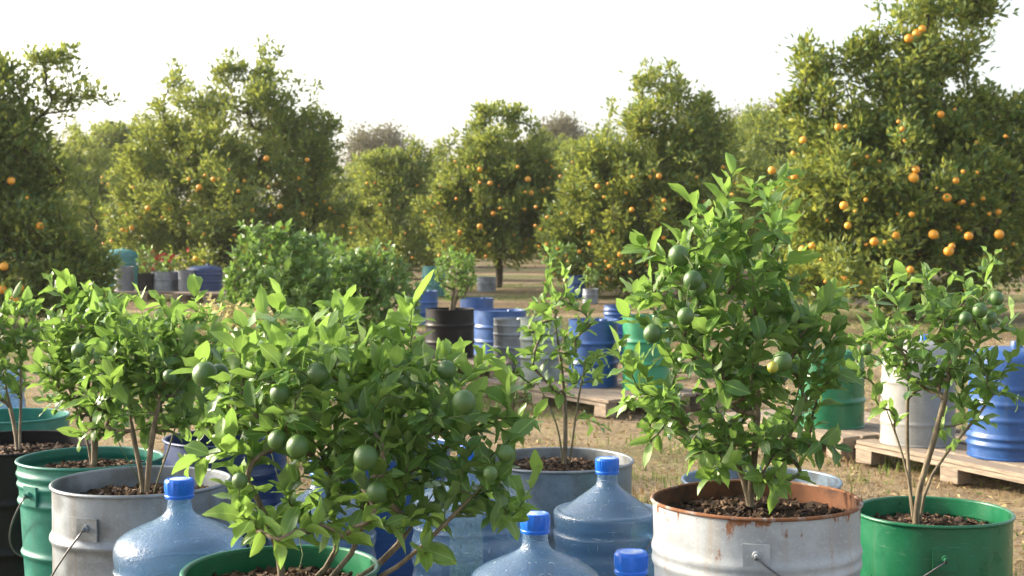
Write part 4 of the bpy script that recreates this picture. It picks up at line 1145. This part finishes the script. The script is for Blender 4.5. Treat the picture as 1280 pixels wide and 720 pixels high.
def litter():
    r = np.random.default_rng(9); n = 260000
    y = 3.6 + 32 * r.random(n) ** 1.9; x = r.uniform(-1, 1, n) * (y * .40 + .5)
    gn = .6 * vnoise(x, y, 1.3, 4) + .4 * vnoise(x, y, .35, 5)
    green = gn > .63
    keep = (gn > .34) & (r.random(n) < np.clip((gn - .25) * 2.6, .2, 1)); x, y, green, gn = x[keep], y[keep], green[keep], gn[keep]; n = len(x)
    h = np.where(green, r.uniform(.03, .085, n), r.uniform(.02, .055, n))
    th = r.uniform(0, 6.28, n); lean = np.where(green, r.normal(.3, .25, n), r.normal(1.0, .3, n))
    d = np.stack([np.cos(th) * np.sin(lean), np.sin(th) * np.sin(lean), np.abs(np.cos(lean)) + .05], -1); s = np.stack([-np.sin(th), np.cos(th), 0 * th], -1) * r.uniform(.0015, .0035, n)[:, None]
    B = np.stack([x, y, np.full(n, -.02)], -1)
    V = np.stack([B - s, B + s, B + d * h[:, None]], 1).reshape(-1, 3)
    T = np.arange(n * 3).reshape(-1, 3)
    a = Acc(); a.add(V, None, T, attrs={'leafvar': np.repeat(r.random(n), 3), 'young': np.repeat(green * 1.0, 3)})
    # tufts of taller grass and weeds
    for _ in range(420):
        ty = 5.0 + 26 * r.random() ** 1.4; tx = r.uniform(-1, 1) * (ty * .40 + .3); k = r.integers(25, 70); sp = r.uniform(.05, .22); hh = r.uniform(.03, .10)
        c = np.stack([tx + r.normal(0, sp, k), ty + r.normal(0, sp, k), np.full(k, -.02)], -1); th = r.uniform(0, 6.28, k); ln = np.abs(r.normal(.3, .3, k))
        d = np.stack([np.cos(th) * np.sin(ln), np.sin(th) * np.sin(ln), np.cos(ln)], -1); q = np.stack([-np.sin(th), np.cos(th), 0 * th], -1) * r.uniform(.002, .006, k)[:, None]; hk = hh * r.uniform(.5, 1.1, k)[:, None]
        a.add(np.stack([c - q, c + q, c + q * .8 + d * hk * .5, c + d * hk + np.array([0, 0, -.2]) * hk * ln[:, None], c - q * .8 + d * hk * .5], 1).reshape(-1, 3), None,
              (np.array([(0, 1, 2), (0, 2, 4), (4, 2, 3)])[None] + (np.arange(k) * 5)[:, None, None]).reshape(-1, 3), attrs={'leafvar': np.repeat(r.random(k), 5), 'young': np.full(k * 5, float(r.random() < .82))})
    # fallen leaves and chips
    m = 45000; y = 3.6 + 32 * r.random(m) ** 1.5; x = r.uniform(-1, 1, m) * (y * .40 + .5)
    D = np.concatenate([r.normal(0, 1, (m, 2)), r.normal(0, .25, (m, 1))], 1); U = np.array([0, 0, 1.]) + r.normal(0, .35, (m, 3)); L = r.uniform(.015, .05, m)
    leaves_lo(a, np.stack([x, y, r.uniform(.0, .015, m)], -1), D, U, L, L * r.uniform(.3, .55, m), r.uniform(-.3, .5, m), (r.random(m) < .06) * 1.0, r.random(m))
    o = link('dry_grass', a.mesh('dry_grass', M['litter'], smooth=False))
    tag(o, 'dry grass, green tufts and fallen leaves over the bare orchard soil', 'grass', kind='stuff')


litter()

# ------------------------------------------------------------------ air, light, camera
HAZE = 0.0004
if HAZE:
    a = Acc(); box(a, (0, 45, 14), (150, 150, 32)); o = link('haze', a.mesh('haze', [], smooth=False)); tag(o, 'thin warm evening haze over the orchard', 'haze', kind='stuff')
    m = bpy.data.materials.new('haze_air'); m.use_nodes = True; nt = m.node_tree; nt.nodes.clear()
    out = nt.nodes.new('ShaderNodeOutputMaterial'); v = nt.nodes.new('ShaderNodeVolumePrincipled')
    v.inputs['Color'].default_value = (.95, .94, .90, 1); v.inputs['Density'].default_value = HAZE; v.inputs['Anisotropy'].default_value = .3
    nt.links.new(v.outputs[0], out.inputs['Volume']); o.data.materials.append(m)

SUN_EL, SUN_AZ = math.radians(23), math.radians(-72)      # azimuth clockwise from +Y: low, to the left and a little beyond the trees
S = Vector((math.sin(SUN_AZ) * math.cos(SUN_EL), math.cos(SUN_AZ) * math.cos(SUN_EL), math.sin(SUN_EL)))
w = bpy.data.worlds.new('World'); SC.world = w; w.use_nodes = True; nt = w.node_tree; nt.nodes.clear()
sky = nt.nodes.new('ShaderNodeTexSky'); sky.sky_type = 'NISHITA'; sky.sun_disc = False
sky.sun_elevation = SUN_EL; sky.sun_rotation = SUN_AZ % (2 * PI); sky.dust_density = 4.0; sky.air_density = 1.0; sky.ozone_density = 1.0
hs = nt.nodes.new('ShaderNodeHueSaturation'); hs.inputs['Saturation'].default_value = .5      # hazy, washed-out evening sky
nt.links.new(sky.outputs[0], hs.inputs['Color'])
bg = nt.nodes.new('ShaderNodeBackground'); bg.inputs[1].default_value = .15
out = nt.nodes.new('ShaderNodeOutputWorld'); nt.links.new(hs.outputs[0], bg.inputs[0]); nt.links.new(bg.outputs[0], out.inputs[0])
l = bpy.data.lights.new('sun', 'SUN'); l.energy = 3.0; l.angle = math.radians(4.0); l.color = (1.0, .85, .63)
so = bpy.data.objects.new('sun', l); COL.objects.link(so); so.rotation_euler = S.to_track_quat('Z', 'Y').to_euler(); so.location = (-20, -5, 20)

cd = bpy.data.cameras.new('camera'); cam = bpy.data.objects.new('camera', cd); COL.objects.link(cam)
cam.location = (0, 0, H); cam.rotation_euler = (PI / 2 - PITCH, 0, 0)
cd.sensor_width = 36; cd.lens = 36 * F * K / 1280; cd.clip_start = .05; cd.clip_end = 4000
cd.dof.use_dof = True; cd.dof.focus_distance = 3.4; cd.dof.aperture_fstop = 10.0
SC.camera = cam
SC.view_settings.view_transform = 'Standard'; SC.view_settings.look = 'None'; SC.view_settings.gamma = 1.0; SC.view_settings.exposure = 1.68
SC.view_settings.use_curve_mapping = False
SC.cycles.transparent_max_bounces = 16; SC.cycles.max_bounces = 8; SC.cycles.volume_bounces = 1
SC.cycles.use_denoising = True
